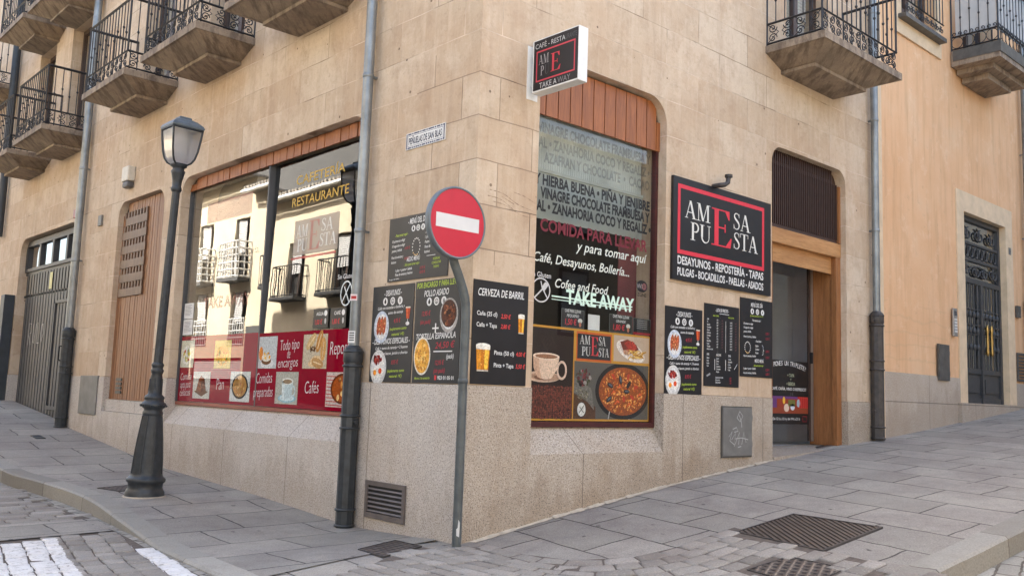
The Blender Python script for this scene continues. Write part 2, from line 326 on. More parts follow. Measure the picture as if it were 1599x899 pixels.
def hatch_mat(name, rot, scale, diag):
    m, t, p = new_mat(name); v = t.pos(); x, y, z = t.sep(v)
    c, s = math.cos(rot), math.sin(rot)
    u = t.math('ADD', t.math('MULTIPLY', x, c), t.math('MULTIPLY', y, s)); w_ = t.math('SUBTRACT', t.math('MULTIPLY', y, c), t.math('MULTIPLY', x, s))
    a = t.math('SINE', t.math('MULTIPLY', u, scale)); h = a
    if diag: h = t.math('MAXIMUM', a, t.math('SINE', t.math('MULTIPLY', w_, scale)))
    n = t.noise(v, 7, 4)
    base = t.mix(t.range(h, -.2, .7), S(46, 40, 38), t.ramp(n, [(.3, S(84, 74, 68)), (.7, S(112, 102, 94))]))
    t.link(base, p.inputs['Base Color']); p.inputs['Roughness'].default_value = .5; p.inputs['Metallic'].default_value = .35
    t.link(t.bump(h, .9, .01), p.inputs['Normal']); return m
M['grating'] = hatch_mat('ribbed_drain_iron', R(-38), 150, False)
M['checker'] = hatch_mat('chequered_cover_iron', R(20), 95, True)
M['opp_cream'] = plain('cream_render', (.56, .49, .37), .9, 0, .1, 1.2, .2)
M['opp_grey'] = plain('grey_slab_and_shade', (.07, .07, .07), .8, 0, .1, 2)  # balcony slab grey; its dark tone also stands in for shade on mirrored walls
M['opp_tile'] = plain('weathered_eave_tile', (.3, .27, .23), .9, 0, .4, 14)
# ---------------------------------------------------------------- mesh helpers
class MB:
    """collects shapes and links them as one mesh object"""
    def __init__(s): s.v = []; s.f = []; s.sm = []; s.uv = None
    def add(s, vs, fs, smooth=False):
        o = len(s.v); s.v += [tuple(q) for q in vs]; s.f += [tuple(i + o for i in f) for f in fs]; s.sm += [smooth] * len(fs); return s
    def box(s, x0, y0, z0, x1, y1, z1):
        x0, x1 = sorted((x0, x1)); y0, y1 = sorted((y0, y1)); z0, z1 = sorted((z0, z1))
        return s.add([(x0, y0, z0), (x1, y0, z0), (x1, y1, z0), (x0, y1, z0), (x0, y0, z1), (x1, y0, z1), (x1, y1, z1), (x0, y1, z1)],
                     [(0, 3, 2, 1), (4, 5, 6, 7), (0, 1, 5, 4), (1, 2, 6, 5), (2, 3, 7, 6), (3, 0, 4, 7)])
    def prism(s, poly, fn, d0, d1):
        """poly in 2D, fn(a, b, d) -> point; extruded from d0 to d1"""
        n = len(poly); vs = [fn(a, b, d0) for a, b in poly] + [fn(a, b, d1) for a, b in poly]
        fs = [tuple(range(n))[::-1], tuple(range(n, 2 * n))] + [(i, (i + 1) % n, n + (i + 1) % n, n + i) for i in range(n)]
        return s.add(vs, fs)
    def tube(s, pts, r, n=6, cap=True, smooth=True):
        pts = [Vector(p) for p in pts]; rs = r if isinstance(r, (list, tuple)) else [r] * len(pts)
        rings = []; prev = None
        for i, p in enumerate(pts):
            t = (pts[min(i + 1, len(pts) - 1)] - pts[max(i - 1, 0)]).normalized()
            if prev is None: a = t.orthogonal().normalized()
            else:
                a = prev - t * prev.dot(t); a = a.normalized() if a.length > 1e-6 else t.orthogonal().normalized()
            prev = a; b = t.cross(a)
            rings.append([p + (a * math.cos(2 * math.pi * (k + .5) / n) + b * math.sin(2 * math.pi * (k + .5) / n)) * rs[i] for k in range(n)])
        vs = [q for rg in rings for q in rg]
        fs = [(i * n + k, i * n + (k + 1) % n, (i + 1) * n + (k + 1) % n, (i + 1) * n + k) for i in range(len(pts) - 1) for k in range(n)]
        s.add(vs, fs, smooth)
        if cap: s.add(rings[0], [tuple(range(n))[::-1]]); s.add(rings[-1], [tuple(range(n))])
        return s
    def lathe(s, prof, n=24, c=(0, 0, 0), rib=0., smooth=True):
        """prof: (radius, z)"""
        vs = []
        for r, z in prof:
            for k in range(n):
                a = 2 * math.pi * k / n; q = r * (1 - rib * (k % 2))
                vs.append((c[0] + q * math.cos(a), c[1] + q * math.sin(a), c[2] + z))
        fs = [(i * n + k, i * n + (k + 1) % n, (i + 1) * n + (k + 1) % n, (i + 1) * n + k) for i in range(len(prof) - 1) for k in range(n)]
        s.add(vs, fs, smooth); m = len(prof)
        s.add(vs[:n], [tuple(range(n))[::-1]]); s.add(vs[(m - 1) * n:], [tuple(range(n))]); return s
    def build(s, name, mat, parent=None, bevel=0.):
        me = bpy.data.meshes.new(name); me.from_pydata(s.v, [], s.f); me.materials.append(mat)
        if any(s.sm): me.polygons.foreach_set('use_smooth', s.sm)
        if s.uv:
            l = me.uv_layers.new(name='UVMap'); co = [0.] * (2 * len(me.loops))
            for i, lp in enumerate(me.loops): co[2 * i], co[2 * i + 1] = s.uv[lp.vertex_index]
            l.data.foreach_set('uv', co)
        bm = bmesh.new(); bm.from_mesh(me); bmesh.ops.recalc_face_normals(bm, faces=bm.faces)
        if bevel: bmesh.ops.bevel(bm, geom=[e for e in bm.edges if len(e.link_faces) == 2 and e.calc_face_angle(0) > .6], offset=bevel, segments=2, profile=.6, affect='EDGES')
        bm.to_mesh(me); bm.free(); me.update()
        o = bpy.data.objects.new(name, me); COL.objects.link(o)
        if parent is not None: o.parent = parent
        return o
def tag(o, label=None, cat=None, group=None, kind=None):
    if label: o['label'] = label
    if cat: o['category'] = cat
    if group: o['group'] = group
    if kind: o['kind'] = kind
    return o
def empty(name, loc=(0, 0, 0), label=None, cat=None, group=None, mat=None):
    o = bpy.data.objects.new(name, None); COL.objects.link(o); o.empty_display_size = .1
    if mat is not None: o.matrix_world = mat
    else: o.location = loc
    return tag(o, label, cat, group)
def copy_tree(o, parent=None):
    c = o.copy(); COL.objects.link(c); c.parent = parent
    for ch in o.children: copy_tree(ch, c)
    return c
PR = lambda u, z, d: (u, d, z)         # facade along x: u = x, d = depth into the building
PL = lambda u, z, d: (d, u, z)         # facade along y: u = y
def frame_r(u, z, out=0.):             # local axes: a right, b up, c out of the wall
    return Matrix(((1, 0, 0, u), (0, 0, -1, -out), (0, 1, 0, z), (0, 0, 0, 1)))
def frame_l(y, z, out=0.):             # right as seen from the street is -y
    return Matrix(((0, 0, -1, -out), (-1, 0, 0, y), (0, 1, 0, z), (0, 0, 0, 1)))
def arch(u0, u1, z0, z1, r, n=7):
    p = [(u0, z0), (u1, z0)]
    p += [(u1 - r + r * math.cos(a), z1 - r + r * math.sin(a)) for a in [math.pi / 2 * k / n for k in range(n + 1)]]
    p += [(u0 + r - r * math.sin(a), z1 - r + r * math.cos(a)) for a in [math.pi / 2 * k / n for k in range(n + 1)]]
    return p
def plate(loops, fn, d0, d1, name, mat, parent):
    """a flat wall with holes, from 2D loops, extruded from d0 to d1"""
    cu = bpy.data.curves.new('t', 'CURVE'); cu.dimensions = '2D'; cu.fill_mode = 'BOTH'; cu.extrude = (d1 - d0) / 2
    for lp in loops:
        sp = cu.splines.new('POLY'); sp.points.add(len(lp) - 1); sp.use_cyclic_u = True
        for q, (a, b) in zip(sp.points, lp): q.co = (a, b, 0, 1)
    ob = bpy.data.objects.new('t', cu); COL.objects.link(ob)
    me = bpy.data.meshes.new_from_object(ob.evaluated_get(bpy.context.evaluated_depsgraph_get()))
    mid = (d0 + d1) / 2
    mb = MB(); mb.add([fn(v.co.x, v.co.y, mid + v.co.z) for v in me.vertices], [tuple(p.vertices) for p in me.polygons])
    bpy.data.objects.remove(ob); bpy.data.curves.remove(cu); bpy.data.meshes.remove(me)
    o = mb.build(name, mat, parent)
    bm = bmesh.new(); bm.from_mesh(o.data); bmesh.ops.remove_doubles(bm, verts=bm.verts, dist=1e-5); bmesh.ops.recalc_face_normals(bm, faces=bm.faces); bm.to_mesh(o.data); bm.free()
    return o
_tc = {}
def text_geo(s, bold=0., shear=0., res=3):
    k = (s, bold, shear)
    if k not in _tc:
        cu = bpy.data.curves.new('t', 'FONT'); cu.body = s; cu.size = 1; cu.offset = bold; cu.shear = shear; cu.resolution_u = res; cu.fill_mode = 'FRONT'
        ob = bpy.data.objects.new('t', cu); COL.objects.link(ob)
        me = bpy.data.meshes.new_from_object(ob.evaluated_get(bpy.context.evaluated_depsgraph_get()))
        _tc[k] = ([(v.co.x, v.co.y) for v in me.vertices], [tuple(p.vertices) for p in me.polygons])
        bpy.data.objects.remove(ob); bpy.data.curves.remove(cu); bpy.data.meshes.remove(me)
    return _tc[k]
WHITE = (.74, .74, .72); GREEN = (.42, .56, .06); RED = (.40, .035, .055); DK = (.012, .012, .014)
class Art:
    """flat coloured print: lettering and pictures, in a board's local a, b; layers lie fractions of a millimetre apart"""
    def __init__(s, c=0.002, step=.0005): s.v = []; s.f = []; s.col = []; s.c = c; s.i = 0; s.layer = 0; s.step = step
    def z(s): s.i += 1; return s.c + s.layer * s.step + (s.i % 7) * 5e-5
    def face(s, pts, col):
        z = s.z(); o = len(s.v); s.v += [(a, b, z) for a, b in pts]; s.f.append(tuple(range(o, o + len(pts)))); s.col.append(col)
    def rect(s, a0, b0, a1, b1, col): s.face([(a0, b0), (a1, b0), (a1, b1), (a0, b1)], col)
    def frame(s, a0, b0, a1, b1, w, col):
        s.rect(a0, b0, a1, b0 + w, col); s.rect(a0, b1 - w, a1, b1, col); s.rect(a0, b0 + w, a0 + w, b1 - w, col); s.rect(a1 - w, b0 + w, a1, b1 - w, col)
    def ell(s, a, b, ra, rb, col, n=28, rot=0., jag=0., t0=0., t1=2 * math.pi):
        c, q = math.cos(rot), math.sin(rot); p = []
        m = n if t1 - t0 > 6.28 else n + 1
        for k in range(m):
            t = t0 + (t1 - t0) * k / n; j = 1 + random.uniform(-jag, jag); x, y = ra * math.cos(t) * j, rb * math.sin(t) * j
            p.append((a + x * c - y * q, b + x * q + y * c))
        s.face(p, col)
    def ring(s, a, b, ra, rb, w, col, n=28, t0=0., t1=2 * math.pi):
        s.stroke([(a + ra * math.cos(t0 + (t1 - t0) * k / n), b + rb * math.sin(t0 + (t1 - t0) * k / n)) for k in range(n + 1)], w, col)
    def stroke(s, pts, w, col):
        ws = w if isinstance(w, (list, tuple)) else [w] * len(pts)
        L = []; Rr = []
        for i, (a, b) in enumerate(pts):
            p, q = pts[max(i - 1, 0)], pts[min(i + 1, len(pts) - 1)]; d = math.hypot(q[0] - p[0], q[1] - p[1]) or 1
            nx, ny = -(q[1] - p[1]) / d * ws[i] / 2, (q[0] - p[0]) / d * ws[i] / 2
            L.append((a + nx, b + ny)); Rr.append((a - nx, b - ny))
        z = s.z()
        for i in range(len(pts) - 1):
            o = len(s.v); s.v += [(*L[i], z), (*Rr[i], z), (*Rr[i + 1], z), (*L[i + 1], z)]; s.f.append((o, o + 1, o + 2, o + 3)); s.col.append(col)
    def scatter(s, a, b, ra, rb, n, sz, cols, asp=(.5, 1.)):
        for _ in range(n):
            t = random.uniform(0, 6.283); r = math.sqrt(random.random()); q = sz * random.uniform(.6, 1.3)
            s.ell(a + ra * r * math.cos(t), b + rb * r * math.sin(t), q, q * random.uniform(*asp), random.choice(cols), 8, random.uniform(0, 3.14), .12)
    def text(s, t, a, b, size, col=WHITE, align='C', bold=0., shear=0., sx=1., width=None, rot=0., sy=1.):
        vs, fs = text_geo(t, bold, shear)
        if not vs: return
        x0 = min(v[0] for v in vs); x1 = max(v[0] for v in vs)
        if width: sx = width / ((x1 - x0) * size)
        off = {'L': x0, 'C': (x0 + x1) / 2, 'R': x1}[align]; z = s.z(); o = len(s.v); cr, sr = math.cos(rot), math.sin(rot)
        for x, y in vs:
            p, q = (x - off) * size * sx, y * size * sy; s.v.append((a + p * cr - q * sr, b + p * sr + q * cr, z))
        for f in fs: s.f.append(tuple(i + o for i in f)); s.col.append(col)
    def serif(s, ch, a, b, h, col, w=1.):
        """one roman capital of height h, lower left corner at a, b; returns its advance"""
        T, t, e = .135, .05, .035
        P = lambda x, y: (a + x * h * w, b + y * h)
        def R_(x0, y0, x1, y1): s.face([P(x0, y0), P(x1, y0), P(x1, y1), P(x0, y1)], col)
        def Q(x0, y0, x1, y1, wd): s.face([P(x0 - wd / 2, y0), P(x0 + wd / 2, y0), P(x1 + wd / 2, y1), P(x1 - wd / 2, y1)], col)
        if ch == 'A':
            Q(.1, 0, .37, .98, t); Q(.66, 0, .385, 1., T); R_(.2, .31, .55, .36); R_(0, 0, .22, e); R_(.5, 0, .83, e); return .82
        if ch == 'M':
            R_(.1, 0, .15, .99); Q(.17, 1., .45, .02, T); Q(.45, .02, .75, 1., t); R_(.74, 0, .86, 1.); R_(.0, 0, .26, e); R_(.64, 0, .97, e); R_(.0, .965, .17, 1); R_(.74, .965, .97, 1); return .99
        if ch == 'E':
            R_(.09, 0, .09 + T, 1); R_(0, .965, .58, 1); R_(0, 0, .62, e); R_(.2, .49, .44, .53); R_(.42, .4, .455, .62)
            s.face([P(.58, 1), P(.44, .965), P(.55, .76), P(.585, .76)], col); s.face([P(.62, 0), P(.66, .27), P(.625, .27), P(.46, .03)], col); return .66
        if ch == 'P':
            R_(.09, 0, .09 + T, 1); R_(0, .965, .3, 1); R_(0, 0, .32, e)
            pts = [(.2, .98)] + [(.32 + .2 * math.sin(q), .73 + .245 * math.cos(q)) for q in [math.pi * k / 12 for k in range(13)]] + [(.2, .485)]
            s.stroke([P(*q) for q in pts], [(.045 + .085 * max(0, (q[0] - .3) / .22)) * h for q in pts], col); return .6
        if ch == 'U':
            R_(.09, .3, .09 + T, 1); R_(.62, .3, .62 + t, 1); R_(0, .965, .32, 1); R_(.52, .965, .77, 1)
            pts = [(.157 + .245 * (1 - math.cos(q)), .31 - .3 * math.sin(q)) for q in [math.pi * k / 14 for k in range(15)]]
            s.stroke([P(*q) for q in pts], [(T + (t - T) * min(1, k / 8)) * h for k in range(15)], col); return .78
        if ch == 'S':
            c = [(.46, .74), (.45, .83), (.40, .93), (.29, .975), (.17, .95), (.095, .86), (.1, .74), (.17, .635), (.29, .54), (.40, .44), (.465, .33), (.46, .19), (.39, .075), (.27, .025), (.14, .05), (.07, .14), (.05, .27)]
            wd = [.035, .04, .045, .05, .06, .085, .11, .13, .14, .14, .12, .095, .07, .05, .045, .04, .035]
            s.stroke([P(*q) for q in c], [q * h for q in wd], col); R_(.445, .72, .475, .97); R_(.03, .03, .065, .3); return .55
        if ch == 'T':
            R_(.27, 0, .27 + T, 1); R_(0, .96, .67, 1); R_(.16, 0, .52, e); R_(0, .76, .035, .97); R_(.635, .76, .67, .97); return .68
    def serifs(s, word, a, b, h, col, w=1., gap=.02):
        for ch in word: a += (s.serif(ch, a, b, h, col, w) + gap) * h * w
        return a
    def build(s, name, parent, mat=None):
        me = bpy.data.meshes.new(name); me.from_pydata(s.v, [], s.f); me.materials.append(mat or M['photo' if name == 'food_picture' else 'ink'])
        at = me.color_attributes.new('Col', 'FLOAT_COLOR', 'CORNER'); data = []
        for p in me.polygons:
            data += [*s.col[p.index], 1.] * p.loop_total
        at.data.foreach_set('color', data)
        me.polygons.foreach_set('use_smooth', [False] * len(me.polygons))
        bm = bmesh.new(); bm.from_mesh(me)
        bm.normal_update(); fl = [f for f in bm.faces if f.normal.z < 0]
        bmesh.ops.reverse_faces(bm, faces=fl); bm.to_mesh(me); bm.free()
        o = bpy.data.objects.new(name, me); COL.objects.link(o)
        if parent is not None: o.parent = parent
        return o

# ---------------------------------------------------------------- ground levels
def lerp(x, xs, ys):
    if x <= xs[0]: return ys[0]
    for i in range(len(xs) - 1):
        if x <= xs[i + 1]: return ys[i] + (ys[i + 1] - ys[i]) * (x - xs[i]) / (xs[i + 1] - xs[i])
    return ys[-1]
hR = lambda x: lerp(x, [0, 1, 2.5, 4.5, 6.5, 8, 12.4, 40], [0, .15, .345, .565, .745, .86, 1.28, 4.])
hL = lambda y: lerp(y, [0, 1.6, 3.4, 6, 8.1, 10, 13.85, 40], [0, -.06, .03, .12, .3, .46, .795, 2.6])
def g(x, y):
    a, b = max(-x, 0), max(-y, 0)
    d = a if y > 0 else (b if x > 0 else math.hypot(a, b))
    return (hR(x) if x > 0 else 0) + (hL(y) if y > 0 else 0) - .02 * d - .03 * max(0, min(d, 9) - 3.2)
sst = lambda t: (lambda q: q * q * (3 - 2 * q))(max(0., min(1., t)))
def drop(x, y):                         # how far the road lies below the pavement
    k = 0.012
    if y > 0 and y > -x * .0 : k = max(k, .135 * sst((y - 1.3) / 3.))
    if x > 0: k = max(k, .14 * sst((x - .2) / 1.3))
    return k
def sheet(name, poly, zf, mat, res=.35, parent=None, dz=0., uvf=None):
    bm = bmesh.new(); bm.faces.new([bm.verts.new((x, y, 0)) for x, y in poly])
    bmesh.ops.triangulate(bm, faces=bm.faces[:])
    xs = [p[0] for p in poly]; ys = [p[1] for p in poly]
    def cut(lo, hi, ax):
        n = int((hi - lo) / res)
        for k in range(1, n + 1):
            c = [0, 0, 0]; c[ax] = lo + k * (hi - lo) / (n + 1); no = [0, 0, 0]; no[ax] = 1
            bmesh.ops.bisect_plane(bm, geom=bm.verts[:] + bm.edges[:] + bm.faces[:], plane_co=c, plane_no=no)
    cut(min(xs), max(xs), 0); cut(min(ys), max(ys), 1)
    for v in bm.verts: v.co.z = zf(v.co.x, v.co.y) + dz
    bmesh.ops.recalc_face_normals(bm, faces=bm.faces)
    if sum(f.normal.z for f in bm.faces) < 0: bmesh.ops.reverse_faces(bm, faces=bm.faces[:])
    me = bpy.data.meshes.new(name); bm.to_mesh(me); bm.free(); me.materials.append(mat)
    me.polygons.foreach_set('use_smooth', [True] * len(me.polygons))
    o = bpy.data.objects.new(name, me); COL.objects.link(o)
    if parent is not None: o.parent = parent
    return o
def smooth_path(pts, n=6):
    out = []
    for i in range(len(pts) - 1):
        p0, p1, p2, p3 = pts[max(i - 1, 0)], pts[i], pts[i + 1], pts[min(i + 2, len(pts) - 1)]
        for k in range(n):
            t = k / n
            out.append(tuple(.5 * ((2 * p1[j]) + (-p0[j] + p2[j]) * t + (2 * p0[j] - 5 * p1[j] + 4 * p2[j] - p3[j]) * t * t + (-p0[j] + 3 * p1[j] - 3 * p2[j] + p3[j]) * t ** 3) for j in (0, 1)))
    out.append(pts[-1]); return out
KERB = smooth_path([(-1.95, 30), (-1.9, 12), (-1.8, 8), (-1.73, 6.3), (-1.6, 5.3), (-1.53, 4.15), (-1.66, 2.74), (-1.8, 1.47), (-1.98, .07), (-2.08, -1.2), (-1.72, -2.3), (-.8, -2.95), (.4, -3.1), (1.43, -3.09), (2.8, -3.14), (8, -3.2), (14, -3.3), (30, -3.4)])
def offset(path, d):
    out = []
    for i, p in enumerate(path):
        a, b = path[max(i - 1, 0)], path[min(i + 1, len(path) - 1)]; l = math.hypot(b[0] - a[0], b[1] - a[1]) or 1e-6
        out.append((p[0] - (b[1] - a[1]) / l * d, p[1] + (b[0] - a[0]) / l * d))
    return out
KIN = offset(KERB, .2)
# road: one sheet out to the far distance
def zroad(x, y): return g(x, y) - drop(x, y)
def grid_axis(lo, hi, fine0, fine1, f, c):
    v = []; x = lo
    while x < hi: v.append(x); x += f if fine0 <= x <= fine1 else c
    return v + [hi]
gx = grid_axis(-60, 60, -6, 10, .35, 3.); gy = grid_axis(-60, 60, -6, 14, .35, 3.)
mb = MB(); mb.add([(x, y, zroad(x, y) - (.12 if (x > .2 and y > .2) else 0)) for y in gy for x in gx],
                  [(j * len(gx) + i, j * len(gx) + i + 1, (j + 1) * len(gx) + i + 1, (j + 1) * len(gx) + i) for j in range(len(gy) - 1) for i in range(len(gx) - 1)], True)
tag(mb.build('road', M['sett_road']), kind='structure')
# pavement along the facade on x, and round the corner
kr = [p for p in KIN if p[1] < .1]
pav = [(.1, .1), (-.1, .3)] + [(kr[0][0], .3)] + kr + [(30, .1)]
tag(sheet('pavement', pav, g, M['slab_r'], .4, dz=.0), kind='structure')
kl = [p for p in KIN if p[1] > -.3]
pl = [(.1, 30)] + kl + [(-.75, .12), (-.2, .3), (.1, .3)]
tag(sheet('pavement_side', pl, g, M['slab_l'], .4, dz=.008), kind='structure')
# granite setts, every stone modelled: rows follow a path, keep(x, y) says where stones lie
def kerbx(y):
    k = [p for p in KERB if p[1] > -1.5]
    for p, q in zip(k, k[1:]):
        if q[1] <= y <= p[1]: return q[0] + (p[0] - q[0]) * (y - q[1]) / (p[1] - q[1] or 1)
    return k[0][0] if y > 0 else k[-1][0]
def setts(name, rows, wid, length, zf, keep, mat, gap=.011, dz=0.):
    vs, fs, cols = [], [], []
    for path in rows:
        acc = [0.]
        for p, q in zip(path, path[1:]): acc.append(acc[-1] + math.hypot(q[0] - p[0], q[1] - p[1]))
        def at(s):
            for i in range(len(path) - 1):
                if s <= acc[i + 1]: break
            p, q = path[i], path[i + 1]; l = (acc[i + 1] - acc[i]) or 1e-6; t = (s - acc[i]) / l; dx, dy = (q[0] - p[0]) / l, (q[1] - p[1]) / l
            return p[0] + (q[0] - p[0]) * t, p[1] + (q[1] - p[1]) * t, -dy, dx
        s = -random.random() * length
        while s < acc[-1]:
            L = length * random.uniform(.72, 1.28); a, b_ = s + gap / 2, s + L - gap / 2; s += L
            m = at(min(max((a + b_) / 2, 0), acc[-1]))
            if not keep(m[0], m[1]) or a < 0 or b_ > acc[-1]: continue
            hh = wid / 2 - gap / 2; c = []
            for e, o in ((a, -hh), (b_, -hh), (b_, hh), (a, hh)):
                q = at(e); j = random.uniform(-.006, .006); c.append((q[0] + q[2] * (o + j) + j * .5, q[1] + q[3] * (o + j)))
            mx = sum(q[0] for q in c) / 4; my = sum(q[1] for q in c) / 4; h = random.uniform(-.003, .004); tx, ty = random.uniform(-.025, .025), random.uniform(-.025, .025)
            o0 = len(vs); Z = lambda q: zf(*q) + dz + h + (q[0] - mx) * tx + (q[1] - my) * ty
            for k_, dd in ((1., -.03), (1., -.004), (.92, .003), (.6, .0045)):
                for q in c: w_ = (mx + (q[0] - mx) * k_, my + (q[1] - my) * k_); vs.append((*w_, Z(w_) + dd))
            col = min(1, max(0, random.gauss(.5, .24)))
            for r_ in range(3):
                for k_ in range(4): fs.append((o0 + r_ * 4 + k_, o0 + r_ * 4 + (k_ + 1) % 4, o0 + r_ * 4 + 4 + (k_ + 1) % 4, o0 + r_ * 4 + 4 + k_)); cols.append(col)
            fs.append((o0 + 12, o0 + 13, o0 + 14, o0 + 15)); cols.append(col)
    me = bpy.data.meshes.new(name); me.from_pydata(vs, [], fs); me.materials.append(mat)
    me.color_attributes.new('Col', 'FLOAT_COLOR', 'CORNER').data.foreach_set('color', [w_ for p in me.polygons for _ in range(p.loop_total) for w_ in (cols[p.index],) * 3 + (1.,)])
    me.polygons.foreach_set('use_smooth', [True] * len(me.polygons)); me.update()
    o = bpy.data.objects.new(name, me); COL.objects.link(o); return tag(o, kind='structure')
base_line = [(.1, .55), (.1, .2), (.1, -.2), (.1, -.6)] + [(.9 - .8 * math.cos(R(a)), -.62 - .8 * math.sin(R(a))) for a in range(6, 91, 6)] + [(1.1, -1.42), (1.5, -1.43), (1.9, -1.43)]
def keep_arc(x, y):
    if x > -.05 and y > -.05: return False
    if x > -.34: lim = -.02 - .30 * (x + .0) if x < 0 else -.05
    elif x > -.82: lim = .05 - (-.34 - x) * .42
    else: lim = -.12 - (-.82 - x) * .70
    if y > lim: return False
    if .66 < x < 1.16 and -2.66 < y < -2.1: return False
    if x > 1.36 and y < -1.5: return False
    if x > 1.58: return False
    px, py = min(KIN, key=lambda k: (k[0] - x) ** 2 + (k[1] - y) ** 2)
    return math.hypot(px - x, py - y) > .06
setts('paving_setts', [offset(base_line, -(.07 + .135 * j)) for j in range(15)], .135, .215, g, keep_arc, M['sett_stone'], dz=.012)
tag(sheet('paving_bed', [(.1, .02), (-.3, .1), (-.82, -.12), (-1.8, -.8), (-1.75, -2.0), (-.75, -2.7), (.4, -2.86), (1.35, -2.86), (1.42, -2.3), (1.6, -1.43), (.9, -1.42), (.5, -1.31), (.2, -1.0), (.1, -.6)], g, M['bed'], .3, dz=.0085), kind='structure')
# the kerb, flush at the crossing and stepping up along both streets
kb = MB(); uv = []; acc = 0
for i, (p, q) in enumerate(zip(KERB, KIN)):
    if i: acc += math.hypot(p[0] - KERB[i - 1][0], p[1] - KERB[i - 1][1])
    zt = g(*p) + .014; zi = g(*q) + .013
    r2 = offset([KERB[max(i - 1, 0)], p, KERB[min(i + 1, len(KERB) - 1)]], .02)[1]
    kb.v += [(q[0], q[1], zi - .2), (q[0], q[1], zi), (r2[0], r2[1], zt), (p[0], p[1], zt - .018), (p[0], p[1], zt - .4)]
    uv += [(acc, .5)] * 5
for i in range(len(KERB) - 1):
    for j in range(4): kb.f.append((i * 5 + j, i * 5 + j + 1, (i + 1) * 5 + j + 1, (i + 1) * 5 + j)); kb.sm.append(False)
kb.uv = uv; tag(kb.build('kerb', M['kerb']), kind='structure')
# side street setts; the zebra is painted over the stones
rd = lambda u, y: (u + .194 * y, y)
setts('crossing_setts', [[rd(-1.72 - .15 * k, 2.58), rd(-1.72 - .15 * k, .6), rd(-1.72 - .15 * k, -1.8)] for k in range(-5, 16)], .15, .2, zroad, lambda x, y: x < kerbx(y) - .075, M['sett_zebra'], dz=.010)
setts('road_setts', [[(-1.3, 3.56 + .145 * k - .1), (-3, 3.64 + .145 * k), (-5.6, 3.78 + .145 * k)] for k in range(26)], .145, .27, zroad, lambda x, y: x < kerbx(y) - .1, M['sett_stone'], dz=.010)
tag(sheet('road_bed', [(-1.75, 2.62), (-1.85, 1.5), (-2.05, .1), (-2.15, -1.2), (-5.5, -1.2), (-5.5, 2.9)], zroad, M['bed'], .3, dz=.004), kind='structure')
tag(sheet('road_bed', [(-1.62, 3.3), (-1.85, 7.2), (-5.5, 7.2), (-5.5, 3.6)], zroad, M['bed'], .3, dz=.004), kind='structure')
# band of long granite slabs across the side street
tag(sheet('road_slab_band', [(-1.74, 2.55), (-1.64, 3.43), (-3.0, 3.575), (-5.4, 3.71), (-5.4, 2.55)], zroad, M['slab_l'], .35, dz=.014), kind='structure')
# strip of mortar along the foot of the right-hand plinth
fm = MB()
for i in range(60):
    x = .02 + i * .074; j = random.uniform(.6, 1.3)
    if 4.46 < x: break
    fm.add([(x, -.012, g(x, 0) + .018 * j), (x + .08, -.012, g(x + .08, 0) + .018 * j), (x + .08, -.04 * j, g(x + .08, -.04) + .004), (x, -.04 * j, g(x, -.04) + .004)], [(0, 1, 2, 3)])
tag(fm.build('mortar_fillet', M['mortar']), kind='structure')
# ---------------------------------------------------------------- the corner building
B = empty('corner_building', (0, 0, 0), 'sandstone corner building with granite plinth, arched shop windows and iron balconies', 'building')
HT, TH, PT = 12.6, .5, 1.255
def rect(u0, u1, z0, z1): return [(u0, z0), (u1, z0), (u1, z1), (u0, z1)]
# openings
WR = arch(.70, 2.50, .69, 4.225, .27); ER = arch(4.46, 6.2, .4, 4.19, .2)
WL = arch(1.68, 6.0, .69, 3.86, .24); DL = arch(6.56, 8.28, .76, 3.83, .24); GL = arch(10.15, 13.4, .2, 3.8, .28)
def top_of(a, z): return [p for p in a if p[1] > z]         # the arch above a level, running right to left
FD_R = [(4.78, 5.78)]
FD_L = [(2.2, 3.1), (4.5, 5.5), (6.75, 7.75), (10.35, 11.35), (12.3, 13.3)]
FD_L2 = [(10.2, 11.2), (12.1, 13.1)]
def skirt(u0, u1, arches, z):
    p = [(u0, z)]
    for a in arches:
        t = top_of(a, z)[::-1]; p += [(a[0][0], z)] + t + [(a[1][0], z)]
    return p + [(u1, z), (u1, HT), (u0, HT)]
plate([skirt(0, 7.08, [WR, ER], PT)] + [rect(a, b, 5.3, 7.5) for a, b in FD_R], PR, 0, TH, 'wall', M['stone'], B)
plate([skirt(TH, 27.6, [WL, DL, GL], PT)] + [rect(a, b, 5.3, 7.4) for a, b in FD_L] + [rect(a, b, 7.7, 9.8) for a, b in FD_L2], PL, 0, TH, 'wall', M['stone'], B)
def plinth(u0, u1, arches, zb):
    p = [(u0, zb), (u1, zb), (u1, PT - .002)]
    for a in arches[::-1]: p += [(a[1][0], PT - .002), (a[1][0], a[1][1]), (a[0][0], a[0][1]), (a[0][0], PT - .002)]
    return p + [(u0, PT - .002)]
plate([plinth(-.012, 7.08, [WR, ER], -.6)], PR, -.012, TH, 'plinth', M['granite_r'], B)
plate([plinth(TH, 27.6, [WL, DL, GL], -.6)], PL, -.012, TH, 'plinth', M['granite_l'], B)
MB().box(-.0125, -.0115, -.6, .3, TH - .001, PT - .002).build('plinth', M['granite_l'], B)
# sloping sills under the shop windows
s1 = MB(); s1.prism([(-.006, .69), (.125, .915), (.4, .915), (.4, .6), (-.006, .6)], lambda d, z, u: (u, d, z), .702, 2.498); s1.build('window_sill', M['granite_r'], B)
s2 = MB(); s2.prism([(-.006, .69), (.145, .925), (.4, .925), (.4, .6), (-.006, .6)], lambda d, z, u: (d, u, z), 1.682, 5.998); s2.build('window_sill', M['granite_l'], B)
